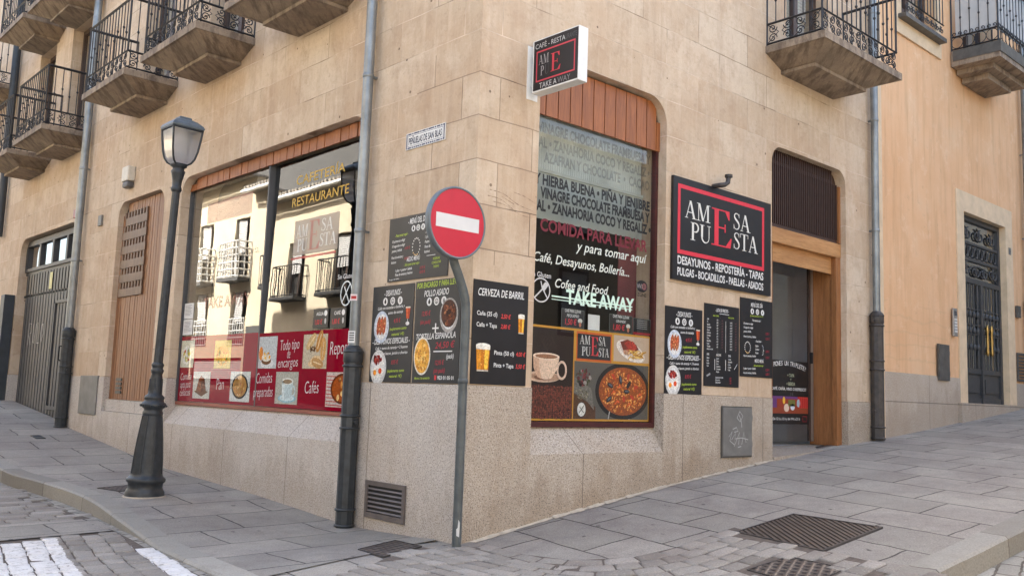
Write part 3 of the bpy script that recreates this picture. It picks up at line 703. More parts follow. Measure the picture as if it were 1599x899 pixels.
# threshold of the plank door and of the entrance
MB().box(.03, 6.57, .765, .4, 8.27, .93).build('door_sill', M['granite_l'], B)
th = MB(); th.add([(4.465, -.03, .60), (6.195, -.03, .69), (6.195, .5, .70), (4.465, .5, .66), (4.465, -.03, .2), (6.195, -.03, .2), (6.195, .5, .2), (4.465, .5, .2)],
       [(0, 1, 2, 3), (4, 7, 6, 5), (0, 4, 5, 1), (1, 5, 6, 2), (2, 6, 7, 3), (3, 7, 4, 0)]); th.build('doorstep', M['granite_r'], B)
# jamb foot stones of the portal, proud of the wall
# roof and back walls close the block
MB().box(.5, .5, HT - .25, 20, 27.6, HT - .05).build('roof', M['opp_tile'], B)
MB().box(19.6, .5, -.5, 20, 27.6, HT - .26).box(.5, 27.3, -.5, 19.5, 27.6, HT - .26).build('rear_wall', M['opp_cream'], B)
# dark shop interior
def room(name, x0, y0, z0, x1, y1, z1, mat, skip=()):
    q = MB(); c = [(x0, y0, z0), (x1, y0, z0), (x1, y1, z0), (x0, y1, z0), (x0, y0, z1), (x1, y0, z1), (x1, y1, z1), (x0, y1, z1)]
    f = dict(bottom=(0, 1, 2, 3), top=(4, 7, 6, 5), front=(0, 4, 5, 1), right=(1, 5, 6, 2), back=(2, 6, 7, 3), left=(3, 7, 4, 0))
    q.add(c, [v for k, v in f.items() if k not in skip]); return q.build(name, mat, B)
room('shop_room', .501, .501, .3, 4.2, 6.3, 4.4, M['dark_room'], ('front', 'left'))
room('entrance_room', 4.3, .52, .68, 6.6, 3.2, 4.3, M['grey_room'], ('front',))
# bar counter and back shelf, dimly seen behind the side window
bc = MB().box(2.2, 1.0, .3, 2.8, 5.8, 1.35).box(3.85, 1.2, 1.5, 4.15, 5.8, 1.54).box(3.85, 1.2, 2.0, 4.15, 5.8, 2.04)
cb = bc.build('bar_counter', M['frame_brown'], B)

# ---- shop window on x: wine frame, plank valance, glass, lettering
wr = MB().box(.702, .10, .917, 2.498, .16, .965).box(.702, .10, .966, .735, .16, 3.9).box(2.462, .10, .966, 2.498, .16, 3.9)
W1 = wr.build('shop_window', M['wood_wine'], B)
MB().box(.74, .128, .97, 2.46, .134, 3.72).build('pane', M['glass_front'], W1)
vp = MB(); w = .158; x = .705
while x < 2.49:
    x1 = min(x + w - .012, 2.497)
    vp.box(x, .085, 3.70, x1, .11, 4.20 if .85 < x < 2.3 else 4.0 if not(.78 < x1 < 2.42) else 4.12); x += w
vp.build('plank_valance', M['wood'], W1); MB().box(.705, .112, 3.72, 2.495, .12, 4.22).build('valance_backing', M['frame_brown'], W1)
# ---- shop window on y
wl = MB().box(.12, 1.682, .926, .18, 5.998, .965); W2 = wl.build('shop_window', M['wood_sill'], B)
for q0, q1 in ((1.682, 1.70), (3.815, 3.84), (5.975, 5.998)): MB().box(.115, q0, .966, .19, q1, 3.858).build('upright', M['grey_plastic'], W2)
TZ, TY = math.tan(R(.4)), math.tan(R(1.1))          # the near pane was set a little out of true, so it mirrors a little higher
pd = lambda y, z: .146 + (y - 2.0) * TZ + (z - 2.4) * TY
q = MB(); q.add([(pd(y, z) + e, y, z) for e in (-.003, .003) for y, z in ((1.70, .966), (3.81, .966), (3.81, 3.856), (1.70, 3.856))], [(0, 1, 2, 3), (7, 6, 5, 4)] + [(i, (i + 1) % 4, 4 + (i + 1) % 4, 4 + i) for i in range(4)]); q.build('pane', M['glass'], W2)
MB().box(.143, 3.84, .966, .149, 5.975, 3.856).build('pane', M['glass'], W2)
vl = MB(); y = 1.69
while y < 5.98:
    y1 = min(y + .144, 5.995); vl.box(.10 + random.uniform(0, .008), y, 3.70, .125, y1, 3.85 if 1.78 < y and y1 < 5.9 else 3.78); y += .158
vl.build('plank_valance', M['wood'], W2); MB().box(.126, 1.69, 3.71, .131, 5.99, 3.858).build('valance_backing', M['frame_brown'], W2)
# ---- entrance portal
E1 = MB().box(4.463, .07, 3.072, 6.197, .15, 3.25).build('entrance_portal', M['wood_lintel'], B, .003)
MB().box(4.463, .075, .62, 4.6, .14, 3.07).build('jamb', M['wood_portal'], E1, .004)
MB().box(6.08, .075, .70, 6.197, .14, 3.07).build('jamb', M['wood_portal'], E1, .004)
MB().box(4.6, .141, 2.86, 6.1, .17, 3.07).build('lintel', M['wood_lintel'], E1)
MB().box(6.10, .141, .70, 6.14, .46, 3.07).box(4.50, .141, .66, 4.54, .46, 3.07).box(4.54, .171, 3.02, 6.1, .46, 3.06).build('lining', M['wood_portal'], E1)
gr = MB(); x = 4.50
while x < 6.15: gr.box(x, .09, 3.30, x + .016, .13, 4.185 if 4.62 < x < 6.02 else 4.02); x += .044
gr.box(4.465, .10, 3.252, 6.195, .14, 3.30).box(4.62, .10, 4.02, 6.04, .135, 4.06).box(4.465, .135, 3.252, 6.195, .15, 4.187)
gr.build('slatted_transom', M['brown_metal'], E1)
MB().box(6.150, .07, 3.26, 6.197, .10, 4.0).build('transom_stile', M['wood_portal'], E1)
gd = MB().box(6.03, .40, .74, 6.09, .44, 3.0).box(4.56, .40, 2.95, 6.03, .44, 3.0)
GD = gd.build('glass_door', M['alu'], B)
MB().box(4.6, .418, .74, 6.03, .424, 2.95).build('pane', M['glass_door'], GD)
MB().box(6.0, .402, .74, 6.029, .438, 2.95).build('door_stile', M['frame_brown'], GD)
MB().box(6.0, .37, 1.72, 6.03, .398, 1.86).build('handle', M['black'], GD)
sh = MB().box(4.9, 2.6, 1.95, 5.9, 3.15, 2.0); sh.tube([(5.4, 3.1, 1.7), (5.4, 2.75, 1.95)], .02); sh.build('wall_shelf', M['wood_sill'], B)
MB().box(5.05, 3.1, 2.55, 5.17, 3.19, 2.9).build('wall_lamp', M['wood_portal'], B)
# ---- plank door with lattice
pk = MB(); y = 6.57
while y < 8.26:
    y1 = min(y + .078, 8.275); pk.box(.075 + random.uniform(0, .004), y, .935, .11, y1, 3.815 if 6.66 < y and y1 < 8.18 else 3.65); y += .0905
MB().box(.112, 6.57, .935, .13, 8.275, 3.825).build('door_backing', M['black'], B)
PD = pk.build('plank_door', M['wood_door'], B)
lt = MB()
for k in range(6):
    z0 = 2.42 + k * .21; lt.box(.05, 7.28, z0, .072, 8.2 if k < 5 else 8.1, z0 + .115)
    for q in range(8): lt.box(.052, 7.3 + q * .115, z0 + .117, .073, 7.3 + q * .115 + .05, z0 + .205)
lt.build('lattice', M['wood_dark'], PD)
vb = MB()
for k in range(4): vb.box(.055, 7.78, 1.02 + k * .06, .073, 7.98, 1.06 + k * .06)
vb.build('door_vent', M['cabinet_dark'], PD)
# ---- garage door with transom lights and wicket door
gb = MB().box(.17, 10.16, .2, .2, 13.39, 3.15)
y = 10.2
while y < 13.3: gb.box(.13, y, .3, .169, y + .115, 3.12); y += .165
GD2 = gb.build('garage_door', M['garage'], B)
gp = MB().box(.13, 10.16, 3.12, .2, 13.39, 3.18).box(.13, 10.16, 2.70, .18, 13.39, 2.74); y = 10.2
while y < 13.3: gp.box(.128, y, 2.75, .168, y + .115, 3.11); y += .165
gp.box(.1, 10.16, 3.18, .2, 13.39, 3.24).box(.1, 10.16, 3.66, .2, 13.39, 3.76)
for y in (10.16, 10.92, 11.7, 12.48, 13.3): gp.box(.1, y, 3.24, .2, y + .09, 3.66)
gp.build('transom_frame', M['garage_dark'], GD2)
MB().box(.15, 10.2, 3.24, .155, 13.35, 3.7).build('transom_pane', M['glass'], GD2)
wk = MB().box(.105, 10.55, .7, .128, 10.6, 2.55).box(.105, 11.35, .75, .128, 11.4, 2.55).box(.105, 10.55, 2.5, .128, 11.4, 2.55).box(.105, 10.55, .68, .128, 11.4, .74)
WD = wk.build('wicket_door', M['garage'], GD2)
MB().tube([(.105, 10.75, 1.75), (.06, 10.75, 1.74), (.06, 10.75, 1.52), (.105, 10.75, 1.5)], .013).build('handle', M['black'], GD2)
a = Art(.0, .001)
for pts in ([(0, 0), (0, .4), (.14, .38), (.14, .22), (0, .2), (.16, 0)], [(.26, .38), (.27, .05), (.36, .03), (.42, .38)], [(.52, .4), (.52, .02), (.66, .03)], [(.76, .34), (.72, .2), (.8, .05), (.9, .2), (.84, .36), (.76, .34)]):
    a.stroke(pts, .022, (.3, .3, .3))
go = a.build('graffiti_scrawl', GD2); go.matrix_local = frame_l(12.75, 1.8, -.102)
a = Art(.0, .001); a.rect(0, 0, .16, .3, (.55, .5, .2)); go = a.build('notice', GD2); go.matrix_local = frame_l(11.85, 2.78, -.12)
# ---- meter cabinets and vent set in the plinth
q = MB().box(-.03, 8.5, .69, 0, 9.26, 1.265); q.build('meter_cabinet', M['cabinet'], B, .006)
q = MB().box(3.475, -.035, .628, 4.015, 0, 1.135).box(4.015, -.03, .72, 4.035, -.004, .78).box(4.015, -.03, 1.0, 4.035, -.004, 1.06)
MC = q.build('meter_cabinet', M['cabinet'], B, .004)
MB().box(3.462, -.03, .612, 4.02, -.013, .627).box(3.462, -.03, 1.136, 4.02, -.013, 1.15).box(3.46, -.03, .628, 3.474, -.013, 1.135).build('rim', M['cabinet_dark'], MC)
a = Art(.0, .001); gc = (.45, .45, .44)
for pts in ([(.1, .2), (.16, .26), (.12, .16), (.2, .12)], [(.15, .17), (.22, .24), (.2, .1), (.3, .25), (.28, .12)], [(.22, .18), (.33, .19)], [(.34, .12), (.38, .25), (.42, .14)], [(.33, .19), (.46, .17)], [(.17, .28), (.24, .3), (.27, .26), (.2, .25)], [(.25, .4), (.3, .47), (.36, .42), (.31, .36), (.25, .4)], [(.29, .43), (.33, .36), (.34, .3)], [(.27, .09), (.33, .1)]):
    a.stroke(pts, .009, gc)
go = a.build('graffiti_scrawl', MC); go.matrix_local = frame_r(3.475, .628, .0365)
v = MB().box(-.03, .745, .07, 0, .785, .39).box(-.03, 1.305, .07, 0, 1.345, .39).box(-.03, .785, .35, 0, 1.305, .39).box(-.03, .785, .07, 0, 1.305, .115)
VG = v.build('vent_grille', M['vent'], B)
v = MB()
for k in range(6): v.prism([(-.028, .125 + k * .038), (-.024, .121 + k * .038), (-.004, .148 + k * .038), (-.008, .152 + k * .038)], lambda d, z, y: (d, y, z), .787, 1.303)
v.build('slats', M['vent'], VG); MB().box(-.0185, .787, .117, -.0135, 1.303, .348).build('backing', M['black'], VG)

# ---- balconies: one built, the others copies
def scroll(mb, c, r, a0, turns, sgn, fx, rad=.007, n=16):
    mb.tube([fx(c[0] + r * (1 - .8 * k / n) * math.cos(a0 + sgn * turns * 6.283 * k / n), c[1] + r * (1 - .8 * k / n) * math.sin(a0 + sgn * turns * 6.283 * k / n)) for k in range(n + 1)], rad, 4, False)
def railing(w, p, hh, band, pitch, style=0):
    mb = MB(); b0, b1 = .03, .03 + band
    sides = [(lambda u, v: (u, v, p), w), (lambda u, v: (0, v, u), p), (lambda u, v: (w, v, u), p)]
    for k, (fx, L) in enumerate(sides):
        for z, r in ((b0, .013), (b1, .015), (hh, .021)):
            mb.tube([fx(-.01 if k == 0 else 0, z), fx(L + (.01 if k == 0 else 0), z)], r, 4, True, False)
        n = max(3, round(L / pitch))
        for i in range(n + 1):
            u = L * i / n
            if k and i == n: continue
            mb.tube([fx(u, b1), fx(u, hh)], .0075 if 0 < i < n else .014, 4, False, False)
            if 0 < i < n:
                zk = b1 + (hh - b1) * (.38 if i % 2 else .52); mb.tube([fx(u, zk - .02), fx(u, zk - .008), fx(u, zk + .008), fx(u, zk + .02)], [.008, .017, .017, .008], 5, False)
        mb.tube([fx(0, 0), fx(0, b1)], .014, 4, False, False)
        if not style:
            m = max(2, round(L / .3)); mw = L / m; zc = (b0 + b1) / 2; r = band * .24
            for i in range(m):
                u0 = mw * (i + .5)
                for sx in (-1, 1):
                    for sy in (-1, 1):
                        scroll(mb, (u0 + sx * mw * .28, zc + sy * band * .25), r, R(180) if sx > 0 else 0, 1.35, sx * sy, fx)
                    mb.tube([fx(u0 + sx * mw * .5, b0), fx(u0 + sx * mw * .06, zc), fx(u0 + sx * mw * .5, b1)], .006, 4, False)
        else:
            m = max(3, round(L / .16)); mw = L / m; zc = (b0 + b1) / 2
            for i in range(m):
                u0 = mw * (i + .5)
                mb.tube([fx(u0 + .5 * mw * math.cos(q), zc + band * .45 * math.sin(q)) for q in [6.283 * t / 14 for t in range(15)]], .006, 4, False)
                for sx in (-1, 1): scroll(mb, (u0 + sx * mw * .22, b1 + .045), .035, R(-90), 1.1, sx, fx)
    return mb
def slab(w, p):
    mb = MB(); c0, c1, q = .36, w - .36, p * .55
    mb.box(0, -.085, 0, w, 0, p)
    t = [(.03, -.086, 0), (w - .03, -.086, 0), (w - .03, -.086, p - .03), (.03, -.086, p - .03)]; b = [(c0, -.21, 0), (c1, -.21, 0), (c1, -.21, q), (c0, -.21, q)]
    mb.add(t + b, [(0, 1, 2, 3), (4, 7, 6, 5)] + [(i, (i + 1) % 4, 4 + (i + 1) % 4, 4 + i) for i in range(4)])
    mb.box(c0 - .03, -.25, 0, c1 + .03, -.211, q + .03); return mb
def set_local(o, m): o.matrix_local = m
sl0 = slab(1.66, .73).build('balcony', M['concrete'], B)
rl0 = railing(1.60, .69, .98, .22, .115).build('railing', M['iron'], sl0); rl0.location = (.03, 0, 0)
def balcony(m, first=False):
    o = sl0 if first else copy_tree(sl0, B); o.matrix_local = m; return o
balcony(frame_l(5.84, 5.28), True)
for y, z in ((16.5, 7.15), (3.47, 5.26), (8.07, 5.28), (11.66, 5.25), (13.66, 5.2), (13.5, 7.64), (11.56, 7.62)): balcony(frame_l(y, z))
rb = slab(1.9, .75).build('balcony', M['concrete'], B); rb.matrix_local = frame_r(4.32, 5.33)
rr = railing(1.82, .70, .98, .24, .115).build('railing', M['iron'], rb); rr.location = (.03, 0, 0)
# french windows behind them
def french(fn_m, w, h, shut, parent=B):
    f = MB().box(0, 0, -.03, .07, h, .03).box(w - .07, 0, -.03, w, h, .03).box(.07, h - .08, -.03, w - .07, h, .03).box(w / 2 - .05, 0, -.03, w / 2 + .05, h - .08, .03).box(.07, 0, -.03, w - .07, .35, .02)
    o = f.build('french_window', M['frame_brown'], parent); o.matrix_local = fn_m
    MB().box(.07, .35, -.006, w / 2 - .05, h - .08, 0).box(w / 2 + .05, .35, -.006, w - .07, h - .08, 0).build('pane', M['glass'], o)
    s = MB(); z0 = h - .08 - shut
    z = z0
    while z < h - .1: s.box(.07, z, -.09, w - .07, z + .038, -.075); z += .045
    s.box(.07, 0, -.12, w - .07, h, -.1)
    s.build('shutter', M['shutter'], o); return o
for i, (a, b) in enumerate(FD_L): french(frame_l(b, 5.3, -.2), b - a, 2.1, (1.6, .9, 1.7, 1.5, 1.2)[i])
for a, b in FD_L2: french(frame_l(b, 7.7, -.2), b - a, 2.1, 1.5)
for a, b in FD_R: french(frame_r(a, 5.3, -.2), b - a, 2.2, 1.3)

# ---------------------------------------------------------------- the orange building next door
O = empty('orange_building', (7.09, 0, 0), 'orange stucco house with stone door surround beside the sandstone corner building', 'building')
OO = Matrix.Translation((-7.09, 0, 0))
def ob(mb, name, mat, parent=None, bev=0.):
    o = mb.build(name, mat, parent or O, bev)
    if parent is None: o.matrix_local = OO
    return o
def oplate(loops, d0, d1, name, mat):
    o = plate(loops, PR, d0, d1, name, mat, O); o.matrix_local = OO; return o
zP = 1.68
oplate([[(7.081, zP), (9.70, zP), (9.70, 4.62), (12.03, 4.62), (12.03, zP), (22, zP), (22, HT), (7.081, HT)], rect(7.87, 9.06, 6.78, 8.6), rect(10.15, 11.3, 6.72, 8.9)], .02, TH, 'wall', M['stucco'])
oplate([[(7.081, -.6), (22, -.6), (22, zP - .002), (12.03, zP - .002), (12.03, .6), (9.70, .6), (9.70, zP - .002), (7.081, zP - .002)]], 0, TH, 'plinth', M['granite_o'])
oplate([[(9.702, .601), (12.028, .601), (12.028, 4.618), (9.702, 4.618)], rect(9.98, 11.72, 1.3, 4.3)], .0, TH, 'door_surround', M['trim'])
ob(MB().box(7.085, -.004, -.3, 7.22, .019, HT), 'corner_strip', M['trim'])
ob(MB().box(9.6, -.06, .9, 11.95, .05, 1.31), 'doorstep', M['granite_o'])
# iron door
d = MB().box(9.982, .2, 1.31, 10.05, .27, 4.298).box(11.38, .2, 1.31, 11.448, .27, 4.298).box(10.05, .2, 4.22, 11.38, .27, 4.298).box(10.05, .2, 3.22, 11.38, .27, 3.30).box(10.69, .19, 1.31, 10.75, .27, 3.22)
d.box(10.05, .21, 1.31, 10.69, .26, 1.40).box(10.75, .21, 1.31, 11.38, .26, 1.40).box(10.05, .21, 1.78, 10.69, .26, 1.86).box(10.75, .21, 1.78, 11.38, .26, 1.86).box(10.05, .235, 1.4, 10.69, .255, 1.78).box(10.75, .235, 1.4, 11.38, .255, 1.78)
d.box(10.15, .215, 1.48, 10.6, .234, 1.7).box(10.84, .215, 1.48, 11.29, .234, 1.7).box(10.05, .21, 3.58, 11.38, .25, 3.63).box(10.05, .21, 3.85, 11.38, .25, 3.89)
D = ob(d, 'iron_door', M['door_iron'])
b = MB()
for x0, x1 in ((10.05, 10.69), (10.75, 11.38)):
    for i in range(5):
        x = x0 + (x1 - x0) * (i + .5) / 5
        b.tube([(x, .22, 1.86), (x, .22, 3.22)], .017, 6, False)
        for z in (2.2, 2.46, 2.72): b.lathe([(.017, -.05), (.032, -.02), (.032, .02), (.017, .05)], 8, (x, .22, z))
    for z in (2.4, 2.55, 2.8): b.box(x0, .21, z, x1, .23, z + .02)
b.build('bars', M['door_iron'], D)
b = MB(); fx = lambda u, v: (u, .22, v)
for cx, zc, r in ((10.3, 4.02, .13), (10.72, 4.03, .14), (11.14, 4.02, .13), (10.25, 3.45, .14), (10.6, 3.42, .12), (10.86, 3.42, .12), (11.2, 3.45, .14)):
    for sx in (-1, 1): scroll(b, (cx + sx * r * .45, zc), r * .8, R(90), 1.4, sx, fx, .014, 18)
for i in range(8): b.tube([fx(10.12 + i * .165 + .06 * math.cos(q), 3.74 + .09 * math.sin(q)) for q in [6.283 * t / 10 for t in range(11)]], .012, 4, False)
b.tube([fx(10.06 + 1.3 * t / 12, 3.32 + .2 * math.sin(math.pi * t / 12)) for t in range(13)], .013, 4, False)
b.build('scroll_work', M['door_iron'], D)
MB().box(10.05, .245, 1.86, 11.38, .25, 4.22).build('pane', M['glass'], D)
h = MB()
for x in (10.80, 10.95):
    h.tube([(x, .2, 2.12), (x, .15, 2.12)], .012); h.tube([(x, .2, 2.52), (x, .15, 2.52)], .012); h.lathe([(.014, 2.08), (.03, 2.14), (.018, 2.2), (.026, 2.32), (.018, 2.44), (.03, 2.5), (.014, 2.58)], 10, (x, .15, 0))
h.build('handle', M['brass'], D)
D.matrix_local = OO @ Matrix.Translation((9.981, -.10, 0)) @ Matrix.Diagonal((1.185, 1, 1, 1)) @ Matrix.Translation((-9.981, 0, 0))
ob(MB().box(9.99, .30, 1.31, 11.71, .32, 4.29), 'door_backing', M['black'])
# upper window with iron grille, and its balcony neighbour
oplate([rect(7.68, 9.24, 6.55, 9.0), rect(7.871, 9.059, 6.781, 8.6)], -.012, .018, 'window_surround', M['trim'])
gw = MB(); G_ = lambda u, v: (u, -.09, v)
for z, r in ((6.84, .016), (7.04, .014), (8.5, .016)): gw.tube([G_(7.8, z), G_(9.14, z)], r, 4, True, False)
for i in range(13): gw.tube([G_(7.82 + i * .108, 7.04), G_(7.82 + i * .108, 8.5)], .008, 4, False, False)
for i in range(8):
    for sx in (-1, 1): scroll(gw, (7.90 + i * .163 + sx * .035, 6.94), .055, R(90), 1.3, sx, G_)
WG = ob(gw, 'window_grille', M['iron']); ob(MB().box(7.76, -.13, 6.76, 9.16, -.014, 6.82), 'window_ledge', M['cabinet_dark'])
wo = french(OO @ frame_r(7.87, 6.79, -.2), 1.19, 1.8, 1.5, O)
so_ = MB().box(0, -.25, 0, 1.75, 0, .72).box(.2, -.33, 0, 1.55, -.251, .55).box(.4, -.42, 0, 1.35, -.331, .4)
ib = so_.build('balcony', M['concrete'], O); ib.matrix_local = OO @ frame_r(9.63, 6.79)
MB().box(-.012, -.17, .03, 1.762, .0, .735).build('fascia', M['cabinet_dark'], ib)
ir = railing(1.70, .69, 1.02, .2, .13, 1).build('railing', M['iron'], ib); ir.location = (.025, 0, 0)
MB().box(.06, .22, .66, 1.7, .98, .665).box(.06, .22, .05, .065, .98, .655).build('privacy_sheet', M['shutter'], ib)
french(OO @ frame_r(10.15, 6.73, -.2), 1.15, 2.15, 1.7, O)
q = MB().box(8.885, -.03, 1.62, 9.26, -.001, 2.15).box(9.26, -.025, 1.7, 9.28, -.002, 1.76).box(9.26, -.025, 2.0, 9.28, -.002, 2.06); ob(q, 'meter_cabinet', M['cabinet_dark'], None, .004)
v = MB().box(12.06, -.02, 1.72, 12.1, -.001, 2.2).box(12.5, -.02, 1.72, 12.54, -.001, 2.2).box(12.1, -.02, 2.16, 12.5, -.001, 2.2).box(12.1, -.02, 1.72, 12.5, -.001, 1.76)
for k in range(7): v.box(12.1, -.018, 1.78 + k * .054, 12.5, -.002, 1.81 + k * .054)
ob(v, 'vent_grille', M['cabinet_dark'])
ob(MB().box(7.09, .5, HT - .25, 19.5, .51, HT - .05), 'roof', M['opp_tile'])

# ---------------------------------------------------------------- houses across the side street, seen in the shop glass
def house(name, label, y0, y1, zt, wins, xw, eave):
    H = empty(name, (xw, y0, 0), label, 'building'); T = Matrix.Translation((-xw, -y0, 0)); 
    F = lambda u, z, d: (xw - d, u, z)
    o = plate([rect(y0, y1, -1.5, zt)] + [rect(a, b, c, d_) for a, b, c, d_, k in wins], F, 0, .35, 'wall', M['opp_cream'], H); o.matrix_local = T
    o = MB().box(xw - 9, y0, -1.5, xw - .36, y1, zt - .01).build('rear_wall', M['frame_brown'], H); o.matrix_local = T
    e = MB().box(xw - 9, y0 - .1, zt, xw + .45, y1 + .1, zt + .08); y = y0
    while y < y1: e.tube([(xw + .3, y, zt + .13), (xw + .52, y, zt + .1)], .07, 6, True); y += .22
    o = e.build('eave', M['opp_tile'], H); o.matrix_local = T
    e = MB(); e.tube([(xw + .55, y0, zt - .04), (xw + .55, y1, zt - .04)], .07, 6); o = e.build('gutter', M['white_paint'], H); o.matrix_local = T
    for a, b, c, d_, k in wins:
        w = MB().box(xw - .2, a, c, xw - .14, a + .07, d_).box(xw - .2, b - .07, c, xw - .14, b, d_).box(xw - .2, a, d_ - .07, xw - .14, b, d_).box(xw - .2, (a + b) / 2 - .04, c, xw - .14, (a + b) / 2 + .04, d_)
        wo = w.build('window', M['frame_brown'], H); wo.matrix_local = T
        MB().box(xw - .24, a, c, xw - .235, b, d_).build('pane', M['black'], wo)
        s = MB(); z = c + (d_ - c) * (.45 if k else .25)
        while z < d_ - .05: s.box(xw - .13, a + .08 if k == 0 else a + .5, z, xw - .115, b - .08, z + .05); z += .065
        s.build('shutter', M['shutter'], wo)
        if k in (1, 2):
            dep = .45 if k == 1 else .5; bl = MB().box(xw + .001, a - .25, c - .12, xw + dep, b + .25, c)
            bo = bl.build('balcony', M['opp_grey'], H); bo.matrix_local = T
            r = MB(); rt = c + (1.05 if k == 1 else 1.3)
            L = [(xw, a - .22), (xw + dep - .03, a - .22), (xw + dep - .03, b + .22), (xw, b + .22)]
            for i in range(3):
                p, q = L[i], L[i + 1]
                for z in ((c + .05, rt) if k == 1 else (c + .05, c + .3, c + .55, c + .8, c + 1.05, rt)): r.tube([(p[0], p[1], z), (q[0], q[1], z)], .022 if k == 1 else .03, 4, False, False)
                n_ = max(2, round(math.hypot(q[0] - p[0], q[1] - p[1]) / (.16 if k == 1 else .2)))
                for j in range(n_ + 1): r.tube([(p[0] + (q[0] - p[0]) * j / n_, p[1] + (q[1] - p[1]) * j / n_, z) for z in (c, rt)], .014 if k == 1 else .028, 4, False, False)
            r.build('railing', M['iron'] if k == 1 else M['white_paint'], bo)
        if k == 3:
            r = MB()
            for z in (c + .05, c + .3, c + .55, c + .8, c + 1.0): r.tube([(xw + .03, a - .03, z), (xw + .03, b + .03, z)], .02, 4, False, False)
            for j in range(8): r.tube([(xw + .03, a + (b - a) * j / 7, z) for z in (c, c + 1.0)], .02, 4, False, False)
            r.build('railing', M['white_paint'], wo)
    return H, T
near = [(21.7, 22.9, 4.6, 6.55, 1), (18.65, 19.85, 4.6, 6.55, 1), (16.6, 17.8, 4.75, 6.75, 1), (13.4, 14.5, 4.75, 6.75, 1), (9, 10.1, 4.75, 6.75, 1), (6, 7.1, 4.75, 6.75, 1), (20.6, 22, .2, 2.4, 0), (16.5, 18.5, .2, 2.4, 0), (2, 3.1, 4.75, 6.75, 1), (-1, .1, 4.75, 6.75, 1)]
house('cream_house', 'cream rendered two storey house with railed balconies, mirrored in the side shop window', -3, 24.62, 8.1, near, -10, .4)
far = [(25.0, 26.1, 5.05, 7.33, 2), (28.0, 29.2, 5.05, 7.4, 2), (31.4, 32.6, 5.05, 7.4, 2), (24.9, 26.1, 2.63, 4.62, 3), (28, 29.3, 2.65, 4.7, 3), (31.3, 32.6, 2.65, 4.7, 3), (24.95, 29.2, 1.2, 2.2, 0)]
house('tall_cream_house', 'taller cream rendered house with caged balconies, mirrored in the far pane', 24.66, 42, 8.75, far, -10.02, .4)
H3 = empty('grey_setback_storey', (-13, -3, 0), 'taller block set back behind the cream house, shade put into its grey colour', 'building')
MB().box(-8, 0, -1, 0, 36, 11.6).build('wall', M['opp_grey'], H3)  # wall meant to stand in shade: the shade is in its dark grey
ds = MB().box(-9.999, -3, -1.5, -9.93, 24.6, 3.3); tag(ds.build('shade_band', M['opp_grey'], None), 'added dark band standing in for shade at the foot of the cream house', 'shade band')  # dark strip added to stand in for shade on the mirrored ground floor
nb_ = empty('neighbour_house', (.0, 27.62, -.5), 'lower cream house following the sandstone corner building up the side street', 'building')
MB().box(0, 0, 0, 18, 24, 10.4).build('wall', M['opp_cream'], nb_)
h4 = empty('opposite_house', (-2, -12, 0), 'cream rendered house across the street on the camera side', 'building')
w4 = MB().box(-14, -8, -2, 30, 0, 8.5).build('wall', M['opp_cream'], h4)
for i in range(12):
    x = -11 + i * 3.3
    for z in (2.9, 5.8): 
        w = MB().box(x, 0, z, x + 1.2, .03, z + 1.9).build('window', M['frame_brown'], h4); MB().box(x + .1, .031, z + .1, x + 1.1, .04, z + 1.8).build('shutter', M['shutter'], w)

h5 = empty('sun_blocker', (20.5, -12, 0), 'added unseen house that blocks the sun from the climbing street', 'building')  # unseen block added to keep the sun off the street and opposite front
MB().box(0, 0, -2, 6, 12.4, 15).build('wall', M['opp_cream'], h5)
# ---------------------------------------------------------------- food pictures
BR = (S(126, 74, 40), S(160, 100, 56), S(98, 56, 32), S(188, 132, 78))
def dish(a_, b, ra, rb, A, rim=(.62, .62, .6)):
    A.layer = 1; A.ell(a_, b, ra, rb, rim); A.layer = 2; A.ell(a_, b, ra * .8, rb * .8, (.74, .74, .73))
def toasts(A, a, b, r, asp=1.25):
    dish(a, b, r, r * asp, A, (.55, .62, .72)); A.layer = 3
    for k in range(3):
        A.ell(a - r * .38 + k * r * .38, b + r * .1, r * .24, r * .72, S(170, 92, 52), 20, -.15, .05)
    A.layer = 4
    for k in range(3): A.scatter(a - r * .38 + k * r * .38, b + r * .1, r * .17, r * .55, 16, r * .07, [S(204, 70, 44), S(222, 110, 66), S(176, 50, 34), S(236, 170, 120)])
def eggs(A, a, b, r, asp=1.25):
    dish(a, b, r, r * asp, A); A.layer = 3
    for x, y, w in ((-.38, -.3, .38), (.28, -.22, .4), (.4, .3, .3)): A.ell(a + x * r, b + y * r * asp, w * r, w * r, (.82, .8, .74), 18, 0, .1)
    A.layer = 4; A.ell(a - .38 * r, b - .3 * r * asp, .2 * r, .2 * r, S(238, 150, 40)); A.ell(a + .26 * r, b - .2 * r * asp, .21 * r, .21 * r, S(222, 84, 40))
    A.scatter(a - .1 * r, b + .42 * r * asp, r * .5, r * .34, 34, r * .13, [S(150, 34, 34), S(120, 26, 30), S(186, 70, 60), S(90, 20, 24)])
def chicken(A, a, b, r, asp=1.2):
    dish(a, b, r, r * asp, A, (.4, .38, .36)); A.layer = 3; A.ell(a, b + r * .12, r * .84, r * .95, S(70, 36, 24)); A.layer = 4
    A.scatter(a, b + r * .1, r * .6, r * .75, 46, r * .2, [S(112, 56, 32), S(150, 84, 50), S(84, 40, 26), S(186, 120, 80), S(62, 30, 22)])
def tortilla(A, a, b, r, asp=1.4):
    A.layer = 1; A.ell(a, b, r, r * asp, (.8, .76, .66)); A.layer = 2; A.ell(a, b, r * .9, r * asp * .9, S(228, 168, 66)); A.layer = 3
    A.scatter(a, b, r * .78, r * asp * .78, 60, r * .12, [S(240, 190, 90), S(214, 146, 50), S(246, 206, 120), S(190, 120, 44)])
